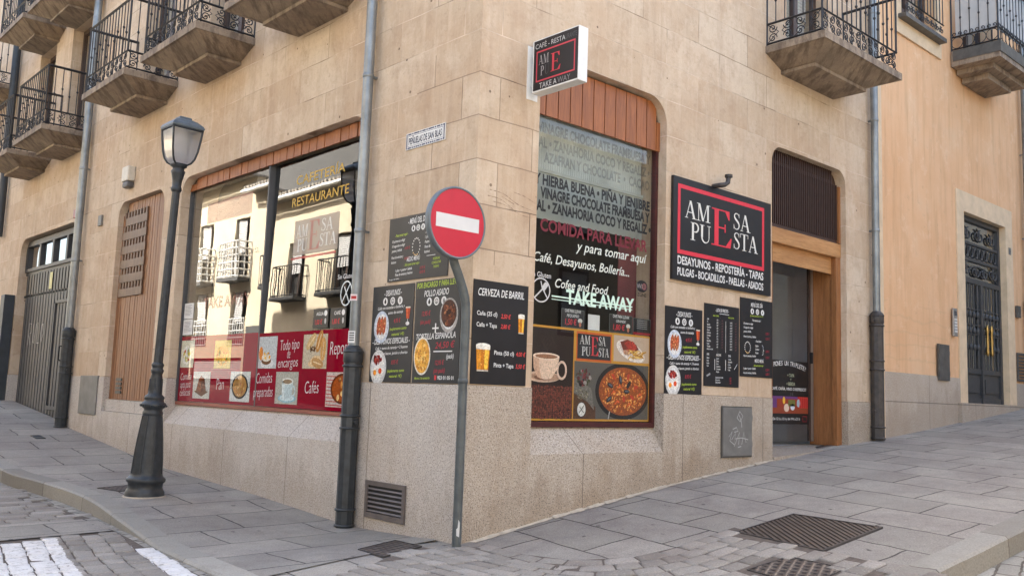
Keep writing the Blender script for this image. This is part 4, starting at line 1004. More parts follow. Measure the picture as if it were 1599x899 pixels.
def beer(A, a, b, w, h, head=.16):
    A.layer = 1; A.face([(a - w * .4, b), (a + w * .4, b), (a + w * .5, b + h), (a - w * .5, b + h)], S(196, 118, 24))
    A.layer = 2; A.face([(a - w * .38, b + h * .04), (a - w * .12, b + h * .04), (a - w * .16, b + h * .86), (a - w * .46, b + h * .86)], S(226, 150, 40))
    A.face([(a + w * .1, b + h * .06), (a + w * .34, b + h * .06), (a + w * .42, b + h * .84), (a + w * .14, b + h * .84)], S(244, 196, 70))
    A.scatter(a, b + h * .45, w * .34, h * .35, 24, w * .025, [S(246, 206, 120), S(222, 160, 60)]); A.rect(a - w * .4, b - h * .03, a + w * .4, b + h * .03, (.55, .5, .42))
    A.layer = 3; A.face([(a - w * .49, b + h * (1 - head)), (a + w * .49, b + h * (1 - head)), (a + w * .5, b + h), (a - w * .5, b + h)], (.78, .74, .64)); A.ell(a, b + h, w * .5, w * .13, (.82, .8, .72))
    A.scatter(a, b + h * (1 - head * .5), w * .42, h * head * .4, 16, w * .05, [(.84, .82, .74), (.7, .64, .5)])
def cocktail(A, a, b, w, h):
    A.layer = 1; A.face([(a - w * .3, b + h * .35), (a + w * .3, b + h * .35), (a + w * .5, b + h), (a - w * .5, b + h)], S(186, 70, 36))
    A.layer = 2; A.face([(a - w * .2, b + h * .38), (a, b + h * .38), (a - w * .02, b + h * .9), (a - w * .34, b + h * .9)], S(220, 104, 54)); A.rect(a - w * .5, b + h * .92, a + w * .5, b + h, (.66, .6, .5))
    A.rect(a - w * .05, b + h * .1, a + w * .05, b + h * .35, (.6, .6, .6)); A.ell(a, b + h * .1, w * .4, h * .1, (.7, .7, .7))
def icons(A, xs, b, r):
    for i, x in enumerate(xs):
        A.layer = 1; A.ell(x, b, r, r, WHITE, 18); A.layer = 2
        if i == 0: A.ell(x, b - r * .1, r * .42, r * .5, DK, 12); A.rect(x - r * .2, b + r * .2, x + r * .2, b + r * .66, DK)
        elif i == 1: A.ring(x, b, r * .55, r * .55, r * .2, DK, 14); A.rect(x - r * .1, b - r * .5, x + r * .1, b + r * .2, DK)
        else: A.rect(x - r * .3, b - r * .55, x - r * .1, b + r * .55, DK); A.rect(x + .12 * r, b - r * .55, x + r * .32, b + r * .55, DK); A.rect(x - r * .3, b - .1 * r, x + .3 * r, b + .08 * r, DK)
H_ = .22                                # slant of the chalk hand
def chalk(A, s, a, b, size, col=WHITE, al='C', w=None, bold=.012, rot=.03): A.layer = 1; A.text(s, a, b, size, col, al, bold, H_, .72, w, rot)
def caps(A, s, a, b, size, col=WHITE, al='C', w=None): A.layer = 1; A.text(s, a, b, size, col, al, .014, .2, .62, w, .02, 1.15)
def board(name, m, w, h, mat, label, cat, group, t=.006):
    r = empty(name, label=label, cat=cat, group=group, mat=m)
    MB().box(0, 0, 0, w, h, t).build('panel', mat, r); return r

GM = 'menu boards on the sandstone walls'
def breakfast(m, w, h, label, mat):
    r = board('menu_board', m, w, h, mat, label, 'menu board', GM); A = Art(.0066)
    caps(A, '- DESAYUNOS -', .5 * w, .895 * h, .062); icons(A, [.32 * w, .5 * w, .68 * w], .835 * h, .036)
    chalk(A, 'Café con tostadas o bollería y', .47 * w, .757 * h, .036, w=.66 * w); chalk(A, 'zumo de naranja', .58 * w, .703 * h, .036, w=.36 * w)
    chalk(A, '4,95 €', .63 * w, .61 * h, .052, RED); chalk(A, '(suplemento zumo', .66 * w, .535 * h, .036, GREEN, w=.4 * w); chalk(A, 'natural 1€)', .66 * w, .478 * h, .036, GREEN, w=.3 * w)
    caps(A, '- DESAYUNOS ESPECIALES -', .5 * w, .395 * h, .06, w=.9 * w); chalk(A, 'Café + zumo de naranja + 2 huevos', .52 * w, .34 * h, .036, w=.78 * w); chalk(A, 'con bacon, jamón o chorizo', .6 * w, .285 * h, .036, w=.62 * w)
    chalk(A, '8,95 €', .62 * w, .185 * h, .052, RED); chalk(A, '(suplemento zumo', .65 * w, .105 * h, .036, GREEN, w=.4 * w); chalk(A, 'natural 1€)', .65 * w, .05 * h, .036, GREEN, w=.3 * w)
    A.build('lettering', r); P = Art(.0068)
    toasts(P, .25 * w, .57 * h, .185 * w); cocktail(P, .88 * w, .575 * h, .11 * w, .19 * h); P.build('food_picture', r)
    P = Art(.0068); eggs(P, .22 * w, .15 * h, .2 * w); P.build('food_picture', r); return r
breakfast(frame_l(1.4, 1.262, .004), .63, .866, 'black breakfast menu board with two plates of food, beside the galvanised downpipe', M['board'])
breakfast(frame_r(2.507, 1.255, .004), .615, .87, 'black breakfast menu board with two plates of food, under the large red framed sign', M['board_black'])
# roast chicken and tortilla board
r = board('menu_board', frame_l(.745, 1.262, .004), .625, .872, M['board'], 'black menu board offering roast chicken and Spanish omelette, behind the sign pole', 'menu board', GM); w, h = .625, .872
A = Art(.0066)
caps(A, 'POR ENCARGO Y PARA LLEVAR', .5 * w, .935 * h, .058, GREEN, w=.94 * w); caps(A, 'POLLO ASADO', .47 * w, .845 * h, .066, w=.54 * w); icons(A, [.32 * w, .48 * w, .64 * w], .79 * h, .036)
chalk(A, '12,95 €', .26 * w, .655 * h, .055, RED); chalk(A, '(sin pack)', .25 * w, .575 * h, .052, RED)
A.rect(.41 * w, .52 * h, .55 * w, .535 * h, WHITE); A.rect(.47 * w, .48 * h, .495 * w, .575 * h, WHITE)
caps(A, 'TORTILLA ESPAÑOLA', .49 * w, .425 * h, .062, w=.86 * w); chalk(A, '24,50 €', .7 * w, .335 * h, .075, RED, w=.42 * w)
A.rect(.46 * w, .297 * h, .86 * w, .308 * h, WHITE); chalk(A, '(pack)', .82 * w, .235 * h, .055); chalk(A, '12,95 €', .6 * w, .175 * h, .055, RED); chalk(A, '(sin pack)', .6 * w, .1 * h, .055, RED)
chalk(A, 'Mínimo 2 de antelación', .23 * w, .035 * h, .028, GREEN, w=.34 * w); A.rect(.5 * w, .03 * h, .545 * w, .075 * h, S(200, 50, 60)); A.text('923 01 05 01', .57 * w, .035 * h, .042, WHITE, 'L', .02, 0, 1, .34 * w)
A.build('lettering', r); P = Art(.0068); chicken(P, .76 * w, .645 * h, .195 * w); P.build('food_picture', r); P = Art(.0068); tortilla(P, .21 * w, .26 * h, .185 * w); P.build('food_picture', r)
# menu of the day, wide
def dots_ring(A, a, b, ra, rb, n=16):
    A.layer = 2
    for k in range(n): t = 6.283 * k / n; A.ell(a + ra * math.cos(t), b + rb * math.sin(t), ra * .13, ra * .13, S(226, 190, 130) if 9 < k < 14 else (.75, .74, .7), 8)
r = board('menu_board', frame_l(1.19, 2.16, .004), .875, .578, M['board'], 'wide black menu of the day board partly behind the round no entry sign', 'menu board', GM); w, h = .875, .578
A = Art(.0066); caps(A, '- MENÚ DEL DÍA -', .5 * w, .87 * h, .062); icons(A, [.42 * w, .5 * w, .58 * w], .79 * h, .028); chalk(A, '- Para tomar aquí -', .22 * w, .7 * h, .036, GREEN)
for i, s in enumerate(('10 primeros a elegir', '10 segundos a elegir', 'postre y bebida', 'Fines de semana y', 'festivos')): chalk(A, s, .06 * w, (.61 - .075 * i - (.03 if i > 2 else 0)) * h, .034, WHITE, 'L')
for z in (.48, .32): chalk(A, '14,95 €', .33 * w, z * h, .036, RED)
for i, s in enumerate(('- Para llevar -', '1 plato', 'Postre', 'Fines de', 'festivos')): chalk(A, s, .62 * w, (.68 - .075 * i) * h, .034, WHITE, 'L')
caps(A, 'MEDIO MENÚ', .44 * w, .29 * h, .05); chalk(A, '- Sólo para tomar aquí -', .42 * w, .225 * h, .034, GREEN); chalk(A, '1 plato + postre + bebida', .14 * w, .145 * h, .034, WHITE, 'L'); chalk(A, 'Fines de semana y festivos', .14 * w, .08 * h, .034, WHITE, 'L')
for z in (.145, .08): chalk(A, '10,95 €', .6 * w, z * h, .036, RED)
A.rect(.66 * w, .33 * h, .8 * w, .338 * h, WHITE)
for i, s in enumerate(('RESERVAS', 'CONSULTAR', 'TARIFAS')): chalk(A, s, .82 * w, (.26 - .06 * i) * h, .03, GREEN)
chalk(A, 'Pan, agua o vino incluidos', .04 * w, .02 * h, .02, WHITE, 'L'); dots_ring(A, .48 * w, .5 * h, .055, .075); A.build('lettering', r)
# draught beer board
r = board('menu_board', frame_r(.012, 1.264, .004), .612, .848, M['board_black'], 'black draught beer board with two glasses of beer, next to the building corner', 'menu board', GM); w, h = .612, .848
A = Art(.0066); caps(A, 'CERVEZA DE BARRIL', .5 * w, .855 * h, .075, w=.84 * w)
for s, z, x in (('Caña (25 cl)', .66, .07), ('Caña + Tapa', .55, .07), ('Pinta (50 cl)', .29, .4), ('Pinta + Tapa', .17, .4)): A.text(s, x * w, z * h, .05, WHITE, 'L', .012, 0, .8, .36 * w)
for s, z, x in (('2,50 €', .65, .5), ('2,80 €', .55, .5), ('4,00 €', .29, .8), ('5,50 €', .17, .8)): chalk(A, s, x * w, z * h, .05, S(214, 70, 70), 'L', .18 * w, .014, 0)
A.build('lettering', r); P = Art(.0068); beer(P, .2 * w, .13 * h, .25 * w, .24 * h); P.build('food_picture', r); P = Art(.0068); beer(P, .88 * w, .52 * h, .12 * w, .18 * h, .2); P.build('food_picture', r)
# price list
r = board('menu_board', frame_r(3.16, 1.35, .004), .632, .862, M['board_black'], 'narrow black price list board in small columns, between two other menu boards', 'menu board', GM); w, h = .632, .862
A = Art(.0066); caps(A, '- LISTA DE PRECIOS -', .5 * w, .915 * h, .042); A.rect(.42 * w, .89 * h, .7 * w, .896 * h, WHITE); chalk(A, 'PARA TOMAR', .32 * w, .85 * h, .024, GREEN); chalk(A, 'PARA LLEVAR', .76 * w, .85 * h, .024, GREEN)
words = ('Café', 'Té', 'Infusión', 'Chocolate', 'Zumos', 'Refrescos', 'Cervezas', 'Vinos', 'Bocadillos', 'Pulgas', 'Tostadas', 'Bollería variada')
for i, s in enumerate(words):
    z = (.80 - .033 * i) * h; chalk(A, s, .07 * w, z, .024, WHITE, 'L')
    if i < 11: chalk(A, '1,30', .36 * w, z, .024); chalk(A, '1,50', .5 * w, z, .022, (.2, .08, .09)); chalk(A, '1,40 €', .76 * w, z - .012, .024); chalk(A, '1,60', .9 * w, z - .012, .022, (.2, .08, .09))
A.rect(.6 * w, .42 * h, .608 * w, .81 * h, WHITE)
for x, hd, ws in ((.07, 'VINO', ('Ribera', 'Rioja', 'Rueda', 'Toro')), (.34, 'RACIONES', ('Jamón', 'Queso', 'Lomo', 'Calamares', 'Croquetas', 'Patatas')), (.68, 'TAPAS', ('Tortilla', 'Ensaladilla', 'Callos', 'Chorizo', 'Oreja'))):
    caps(A, hd, x * w, .37 * h, .028, WHITE, 'L')
    for i, s in enumerate(ws): chalk(A, s, x * w, (.33 - .032 * i) * h, .024, WHITE, 'L')
for x in (.29, .6): A.rect(x * w, .2 * h, (x + .012) * w, .33 * h, WHITE)
A.stroke([(.86 * w, .22 * h), (.95 * w, .29 * h)], .006, WHITE); A.stroke([(.07 * w, .12 * h), (.17 * w, .15 * h)], .02, (.3, .3, .3))
for i in range(3): chalk(A, ('Suplemento terraza', 'Pan y picos', 'Descafeinado')[i], .32 * w, (.1 - .03 * i) * h, .024, WHITE, 'L'); chalk(A, '0,20', .75 * w, (.1 - .03 * i) * h, .024, RED)
A.build('lettering', r)
# menu of the day, tall
r = board('menu_board', frame_r(3.815, 1.475, .004), .643, .862, M['board_black'], 'tall black menu of the day board right beside the wooden entrance frame', 'menu board', GM); w, h = .643, .862
A = Art(.0066); caps(A, 'MENÚ DEL DÍA', .5 * w, .9 * h, .056); icons(A, [.36 * w, .52 * w, .68 * w], .84 * h, .032); chalk(A, 'De lunes a viernes de 13 a 16 h', .5 * w, .775 * h, .028, GREEN); chalk(A, 'Para tomar aquí -', .5 * w, .715 * h, .034)
for s, z in (('10 primeros a elegir', .66), ('10 segundos a elegir', .61), ('postre y bebida', .56), ('Fines de semana y festivos', .495), ('Fines de semana y festivos', .25), ('1 plato + postre + bebida', .09), ('Fines de semana y festivos', .035)): chalk(A, s, .1 * w, z * h, .032, WHITE, 'L')
for z in (.56, .495, .33, .25, .09, .035): chalk(A, '12,95 €', .84 * w, z * h, .036, RED)
chalk(A, '- Para llevar -', .56 * w, .45 * h, .034)
for i, s in enumerate(('1 plato', '2 platos', 'Postre')): chalk(A, s, .46 * w, (.39 - .045 * i) * h, .032, WHITE, 'L')
A.stroke([(.67 * w, .42 * h), (.7 * w, .4 * h), (.7 * w, .36 * h), (.73 * w, .35 * h), (.7 * w, .34 * h), (.7 * w, .3 * h), (.67 * w, .29 * h)], .006, WHITE)
caps(A, 'MEDIO MENÚ', .58 * w, .19 * h, .046); chalk(A, '- Sólo para tomar aquí -', .56 * w, .14 * h, .03, GREEN); dots_ring(A, .22 * w, .37 * h, .055, .06); A.build('lettering', r)

# ---------------------------------------------------------------- large wall sign
r = board('wall_sign', frame_r(2.578, 2.398, .006), 1.805, 1.062, M['board_black'], 'large black wall sign with red frame, white capitals and a tall red E', 'sign', None, .028)
A = Art(.0286); RS = S(214, 56, 72)
def logo(A, x0, z0, k=1., colr=RS, right=True):
    P = lambda x, z: (x0 + (x - 2.578) * k, z0 + (z - 2.398) * k)
    A.layer = 1
    for wd, x, x1, z in (('AM', 2.77, 3.22, 3.055), ('PU', 2.87, 3.23, 2.835)) + ((('SA', 3.635, 3.97, 3.06), ('STA', 3.64, 4.12, 2.845)) if right else ()):
        adv = sum({'A': .82, 'M': .99, 'P': .6, 'U': .78, 'S': .55, 'T': .68}[c] + .02 for c in wd); hh = .185; p = P(x, z)
        A.serifs(wd, p[0], p[1], hh * k, (.72, .71, .66), (x1 - x) / (adv * hh))
    A.layer = 3; p = P(3.235, 2.835); A.serif('E', p[0], p[1], .40 * k, colr, 1.4)
logo(A, 0, 0)
A.layer = 0; A.frame(.075, .27, 1.665, .99, .042, RS); A.layer = 1
A.text('DESAYUNOS - REPOSTERÍA - TAPAS', .865, .165, .118, (.72, .72, .7), 'C', .022, 0, 1, 1.57); A.text('PULGAS - BOCADILLOS - PAELLAS - ASADOS', .865, .05, .112, (.72, .72, .7), 'C', .022, 0, 1, 1.57)
A.build('lettering', r)
# rusty elbow pipe above it
ep = MB(); ep.tube([(3.30, 0, 3.475), (3.30, -.10, 3.475), (3.33, -.13, 3.48), (3.38, -.135, 3.51), (3.395, -.135, 3.59)], .026, 10); ep.tube([(3.395, -.135, 3.57), (3.395, -.135, 3.60)], .042, 10)
tag(ep.build('flue_pipe', M['cast_brown']), 'small dark elbow pipe sticking out above the large red framed sign', 'pipe')
# ---------------------------------------------------------------- projecting light box
pb = empty('projecting_sign', (.55, 0, 3.77), 'white box sign projecting over the street with faded black face and red E', 'sign')
MB().box(.0, -.60, .02, .11, -.045, .49).build('casing', M['white_paint'], pb, .004)
MB().box(-.02, -.006, -.02, .11, 0, .46).box(.03, -.045, .1, .08, -.006, .13).box(.03, -.045, .36, .08, -.006, .39).build('wall_bracket', M['white_paint'], pb)
f = Art(.0, .0006); f.rect(.012, .012, .543, .458, (.02, .019, .023)); f.layer = 1; f.frame(.045, .085, .51, .36, .013, S(196, 70, 84))
f.text('CAFÉ - RESTA', .03, .385, .062, (.5, .5, .49), 'L', .006, 0, 1, .36); f.text('URANTE', .395, .385, .062, (.08, .08, .085), 'L', .006, 0, 1, .13); f.text('TAKE A', .09, .022, .07, (.5, .5, .5), 'L', .006, 0, 1, .21); f.text('WAY', .31, .022, .07, (.2, .2, .21), 'L', .006, 0, 1, .15)
f.serifs('AM', .075, .235, .085, (.36, .34, .34), .8); f.serifs('P', .1, .135, .085, (.36, .34, .34), .8); f.serifs('U', .15, .135, .085, (.08, .08, .085), .8); f.layer = 3; f.serif('E', .225, .14, .16, S(200, 64, 78), 1.1)
fo = f.build('lettering', pb); fo.matrix_local = Matrix(((0, 0, -1, -.0005), (-1, 0, 0, -.05), (0, 1, 0, .022), (0, 0, 0, 1)))
# ---------------------------------------------------------------- street nameplate
r = empty('street_nameplate', label='white enamel street nameplate with blue border, set in the corner stone', cat='street sign', mat=frame_l(1.0, 3.35, .003))
MB().box(0, 0, 0, .57, .152, .008).build('panel', M['white_paint'], r)
A = Art(.0086); A.frame(.006, .006, .564, .146, .014, (.05, .055, .1))
for i in range(18): A.rect(.02 + i * .03, .006, .03 + i * .03, .02, (.6, .6, .62)); A.rect(.02 + i * .03, .132, .03 + i * .03, .146, (.6, .6, .62))
A.frame(.028, .028, .542, .124, .004, (.08, .085, .14)); A.layer = 1; A.text('PEÑUELAS DE SAN BLAS', .285, .045, .085, (.04, .042, .07), 'C', .025, 0, 1, .48); A.build('lettering', r)

# ---------------------------------------------------------------- writing and prints on the shop glass
Y0 = 2.32                               # right-hand window: local a = x - .74, b = z - .97, on the street side of the pane
L1 = Art(.0, .0004); BK = (.011, .011, .012); q = lambda x, z: (x - .74, z - .97)
def wt(A, s, x, z, size, col, w=None, al='L', bold=.01, sh=0., sy=1.): A.layer = 3; A.text(s, x - .74, z - .97, size, col, al, bold, sh, 1, w, 0, sy)
wt(L1, 'Y HIERBA BUENA • PIÑA Y JENJIBRE', .78, 3.075, .118, BK, 1.62, bold=.042, sy=1.12); wt(L1, 'VINAGRE CHOCOLATE FRAMBUESA Y', .86, 2.955, .118, BK, 1.54, bold=.042, sy=1.12); wt(L1, 'BAL • ZANAHORIA COCO Y REGALIZ •', .77, 2.835, .118, BK, 1.65, bold=.042, sy=1.12)
wt(L1, 'COMIDA PARA LLEVAR', .87, 2.655, .15, S(112, 34, 46), 1.5, bold=.03, sy=1.05)
cr = (.66, .7, .62)
wt(L1, 'y para tomar aquí', 1.34, 2.535, .13, cr, 1.03, bold=.008, sh=.25); wt(L1, 'Café, Desayunos, Bollería...', .80, 2.375, .12, cr, 1.30, bold=.008, sh=.25); wt(L1, 'Cofee and Food', 1.08, 2.165, .115, cr, .72, bold=.01, sh=.25)
wt(L1, 'TAKE AWAY', 1.225, 2.035, .155, S(206, 232, 214), .96, bold=.035, sy=1.15); L1.layer = 2; L1.rect(1.04 - .74, 2.075 - .97, 2.16 - .74, 2.088 - .97, S(206, 232, 214)); L1.rect(1.04 - .74, 2.05 - .97, 2.16 - .74, 2.057 - .97, S(206, 232, 214))
wt(L1, 'Sin Gluten', .755, 2.235, .066, (.6, .6, .58), .27); L1.layer = 2; L1.ring(.905 - .74, 2.12 - .97, .11, .105, .012, (.6, .6, .58)); L1.stroke([q(.83, 2.05), q(.99, 2.19)], .014, (.6, .6, .58)); L1.stroke([q(.99, 2.05), q(.92, 2.14), q(.9, 2.2)], .012, (.6, .6, .58))
for k in range(4): L1.ell(.945 - .74 + .012 * k, 2.13 - .97 + .014 * k, .017, .009, (.6, .6, .58), 8, 1.9); L1.ell(.925 - .74 + .012 * k, 2.145 - .97 + .014 * k, .017, .009, (.6, .6, .58), 8, -.2)
L1.layer = 2; L1.ell(2.30 - .74, 2.30 - .97, .085, .06, BK); L1.layer = 3; L1.text('Wi', 2.262 - .74, 2.275 - .97, .07, (.3, .28, .28), 'C', .01); L1.ell(2.335 - .74, 2.3 - .97, .034, .034, (.24, .1, .1)); L1.layer = 4; L1.text('Fi', 2.335 - .74, 2.28 - .97, .055, BK, 'C', .01); L1.text('ZONE', 2.3 - .74, 2.2 - .97, .05, BK, 'C', .01)
lo = L1.build('lettering', W1); lo.matrix_local = frame_r(.74, .97, -.1265)
L1 = Art(.0, .0004); gy = (.03, .033, .032); q = lambda x, z: (x - .74, z - .97)
wt(L1, 'VINAGRE CHOCOLATE FRAMBUESA Y', .8, 3.555, .115, gy, 1.6, bold=.042, sy=1.12); wt(L1, 'BAL • ZANAHORIA COCO Y REGALIZ •', .77, 3.415, .115, gy, 1.62, bold=.042, sy=1.12); wt(L1, 'AZAFRAN Y CHOCOLATE  •  CACAO', .89, 3.285, .115, gy, 1.5, bold=.042, sy=1.12)
lo = L1.build('lettering', W1, M['film_faint']); lo.matrix_local = frame_r(.74, .97, -.1268)
# blinds behind the upper glass: a pale one and a grey band
bl = MB(); k = 0; x = .76
while x < 2.44: bl.box(x, .30, 3.27, x + .028, .31, 3.9); x += .030
bd = bl.build('blind', plain('pale_slatted_blind', (.5, .54, .52), .7, 0, .25, 3), W1)
MB().box(.72, .27, 2.80, 2.46, .28, 3.24).box(.72, .26, 3.235, 2.46, .285, 3.265).build('blind', plain('grey_band_blind', (.40, .43, .40), .7, 0, .1, 3), W1)
MB().box(2.2, .35, .97, 2.48, .36, 2.79).build('curtain', plain('wine_red_curtain', (.16, .035, .04), .8, 0, .2, 6), W1)
# photo poster inside the glass, under a yellow border
r = empty('window_poster', label='photo poster of coffee cup, steak and paella pan, low in the arched window', cat='poster', mat=frame_r(.748, .972, -.1355)); w, h = 1.70, .84
MB().box(0, 0, -.004, w, h, -.001).build('panel', M['black'], r)
A = Art(.0, .0004); YE = S(206, 150, 54); A.rect(0, 0, w, h, YE); A.layer = 1; A.rect(.0, .018, .605, h - .02, S(36, 18, 18)); A.rect(.64, .55, 1.13, h - .02, S(206, 98, 40)); A.rect(1.16, .57, w - .01, h - .02, S(200, 176, 156)); A.rect(.62, .018, w - .012, .545, S(96, 92, 88))
A.layer = 2; A.rect(.655, .57, 1.115, h - .04, S(44, 44, 50)); A.layer = 3
kk = .225
for wd, x, x1, z in (('AM', .685, .83, .705), ('PU', .715, .835, .60), ('SA', .945, 1.045, .705), ('STA', .945, 1.095, .60)):
    adv = sum({'A': .82, 'M': .99, 'P': .6, 'U': .78, 'S': .55, 'T': .68}[c] + .02 for c in wd); A.layer = 3; A.serifs(wd, x, z, .082, (.74, .73, .7), (x1 - x) / (adv * .082))
A.layer = 6; A.serif('E', .838, .605, .175, S(206, 60, 66), .9)
A.build('lettering', r)
P = Art(.0012, .0004)                   # coffee cup on beans
for k in range(9): P.stroke([(.2 + .03 * math.sin(k * .8 + j) + k * .02, .6 + j * .03) for j in range(6)], .01, S(52, 34, 32))
P.layer = 1
for i in range(26):
    for j in range(15):
        x = .01 + i * .0235 + random.uniform(-.008, .008); z = .03 + j * .019 + random.uniform(-.006, .006)
        P.layer = 1 + (i + j) % 2; c = random.uniform(.5, 1.3); P.ell(min(max(x, .018), .588), z, .0155, .0105, tuple(q * c for q in S(104, 48, 36)), 9, random.uniform(0, 3))
        if random.random() < .5: P.ell(min(max(x, .018), .588) - .003, z + .003, .005, .003, S(168, 100, 78), 6)
P.layer = 4; P.ell(.22, .385, .34 if False else .215, .05, S(206, 176, 154)); P.layer = 5; P.ell(.25, .385, .2, .035, S(176, 140, 116)); P.ell(.21, .378, .1, .022, S(120, 80, 62))
P.layer = 6; P.ring(.455, .45, .055, .075, .022, S(222, 192, 170)); P.layer = 7
P.face([(.09, .57), (.10, .46), (.15, .38), (.24, .36), (.32, .37), (.39, .45), (.42, .56)], S(226, 196, 172)); P.face([(.09, .57), (.10, .46), (.15, .38), (.2, .365), (.17, .47), (.16, .57)], S(206, 168, 142)); P.ell(.255, .568, .166, .03, S(238, 216, 196)); P.layer = 8; P.ell(.255, .565, .14, .02, S(150, 104, 76))
P.build('food_picture', r)
P = Art(.0012, .0004)                   # steak and chips
P.layer = 1; P.ell(1.41, .675, .22, .088, S(232, 222, 212), 30, -.3); P.layer = 2; P.ell(1.42, .675, .18, .065, S(214, 200, 190), 30, -.3); P.layer = 3
P.face([(1.25, .76), (1.36, .79), (1.49, .745), (1.53, .70), (1.44, .655), (1.32, .64)], S(120, 48, 34)); P.layer = 4; P.face([(1.31, .75), (1.37, .775), (1.47, .74), (1.5, .71), (1.40, .675)], S(176, 52, 42)); P.scatter(1.4, .72, .09, .045, 30, .014, [S(196, 70, 52), S(140, 40, 34), S(214, 120, 90)]); P.scatter(1.34, .66, .05, .02, 14, .016, [S(206, 160, 130), S(186, 132, 100)])
for k in range(34): 
    x, z, t = 1.5 + random.uniform(-.11, .12), .645 + random.uniform(-.035, .04), random.uniform(-.5, .7); P.layer = 4 + k % 3; P.stroke([(x - .03 * math.cos(t), z - .03 * math.sin(t)), (x + .03 * math.cos(t), z + .03 * math.sin(t))], .012, random.choice([S(222, 176, 80), S(200, 148, 56), S(236, 200, 120), S(176, 124, 44)]))
P.build('food_picture', r)
P = Art(.0012, .0004)                   # paella pan on a table
P.face([(.622, .02), (.92, .02), (.92, .13), (.622, .25)], S(92, 62, 44)); P.face([(.622, .26), (.78, .2), (.9, .1), (.86, .3), (.622, .4)], S(122, 118, 112)); P.layer = 1; P.scatter(.74, .4, .1, .07, 40, .02, [S(90, 34, 40), S(60, 70, 40), S(150, 144, 138), S(120, 50, 56), S(44, 40, 44)]); P.scatter(.72, .24, .09, .05, 60, .008, [S(150, 144, 120), S(110, 100, 80), S(80, 74, 60)])
def cell(cx, cz, rx, rz, n): return [(min(cx + rx * math.cos(6.283 * k / n), w - .014), min(max(cz + rz * math.sin(6.283 * k / n), .02), .543)) for k in range(n)]
P.layer = 2; P.face(cell(1.31, .285, .40, .27, 40), S(26, 25, 27)); P.stroke([(1.1, .02), (1.12, .1)], .012, (.5, .5, .5)); P.stroke([(1.4, .02), (1.41, .09)], .012, (.5, .5, .5)); P.layer = 3; P.face(cell(1.31, .285, .35, .23, 40), S(150, 76, 32)); P.layer = 4
P.scatter(1.31, .285, .32, .205, 420, .013, [S(214, 118, 44), S(190, 90, 34), S(230, 150, 66), S(150, 62, 28), S(206, 140, 70), S(120, 48, 26), S(236, 172, 96)], (.4, .8)); P.layer = 6
for k in range(15):
    t = k * 2.4; x, z = 1.31 + .26 * math.sqrt((k + .5) / 15) * math.cos(t), .285 + .17 * math.sqrt((k + .5) / 15) * math.sin(t)
    if k % 3 == 0: P.ell(x, z, .045, .022, S(28, 28, 34), 14, t); P.ell(x + .004, z + .004, .03, .01, S(92, 100, 112), 10, t)
    elif k % 3 == 1: P.stroke([(x - .03, z - .01), (x, z + .015), (x + .03, z)], [.012, .022, .01], S(222, 96, 50))
    else: P.ell(x, z, .035, .018, S(190, 60, 40), 10, t)
P.layer = 8; P.ell(.725, .105, .062, .07, (.05, .05, .05)); P.layer = 9; P.ell(.725, .105, .055, .063, (.66, .66, .62)); P.layer = 10; P.stroke([(.69, .07), (.76, .145)], .008, (.08, .08, .07)); P.stroke([(.7, .13), (.755, .075)], .008, (.08, .08, .07))
P.build('food_picture', r)
# small price cards stuck inside the glass above the poster
GC = 'small cards stuck inside the arched window'
def card(x, z, w, h, kind, label):
    r = empty('price_card', label=label, cat='card', group=GC, mat=frame_r(x, z, -.1355)); MB().box(0, 0, -.002, w, h, 0).build('panel', M['white_paint'] if kind == 'white' else M['card_black'], r)
    if kind == 'white': return
    A = Art(.0006, .0003); A.frame(0, 0, w, h, .006, (.12, .14, .13)); A.layer = 1
    if kind == 'menu':
        for i in range(5): A.rect(w * .2, h * (.85 - .12 * i), w * .8, h * (.88 - .12 * i), (.4, .4, .4))
        A.rect(0, 0, w, h * .14, S(150, 40, 46))
    else:
        A.text('CAFÉ PARA LLEVAR', w / 2, h * .82, .04, WHITE, 'C', .012, .2, .8, .7 * w); A.text(kind[0], w / 2, h * .58, .035, WHITE, 'C', .012, .2); A.text(kind[1], w * .42, h * .16, .075, S(214, 60, 70), 'C', .012, .1, .8, .5 * w); A.ell(w * .82, h * .42, .03, .022, (.65, .66, .6)); A.ell(w * .82, h * .22, .016, .024, S(190, 120, 90))
    A.build('lettering', r)
card(1.18, 1.815, .305, .17, ('PEQUEÑO', '1,50 €'), 'black price card reading 1,50 € inside the arched window above the coffee picture')
card(1.835, 1.815, .34, .175, ('GRANDE', '1,80 €'), 'black price card reading 1,80 € inside the arched window above the steak picture')
card(1.54, 1.815, .16, .145, 'white', 'small blank white paper between two black price cards in the arched window')
card(2.19, 1.82, .265, .16, 'menu', 'small dark list card with red foot at the end of the row of window cards')

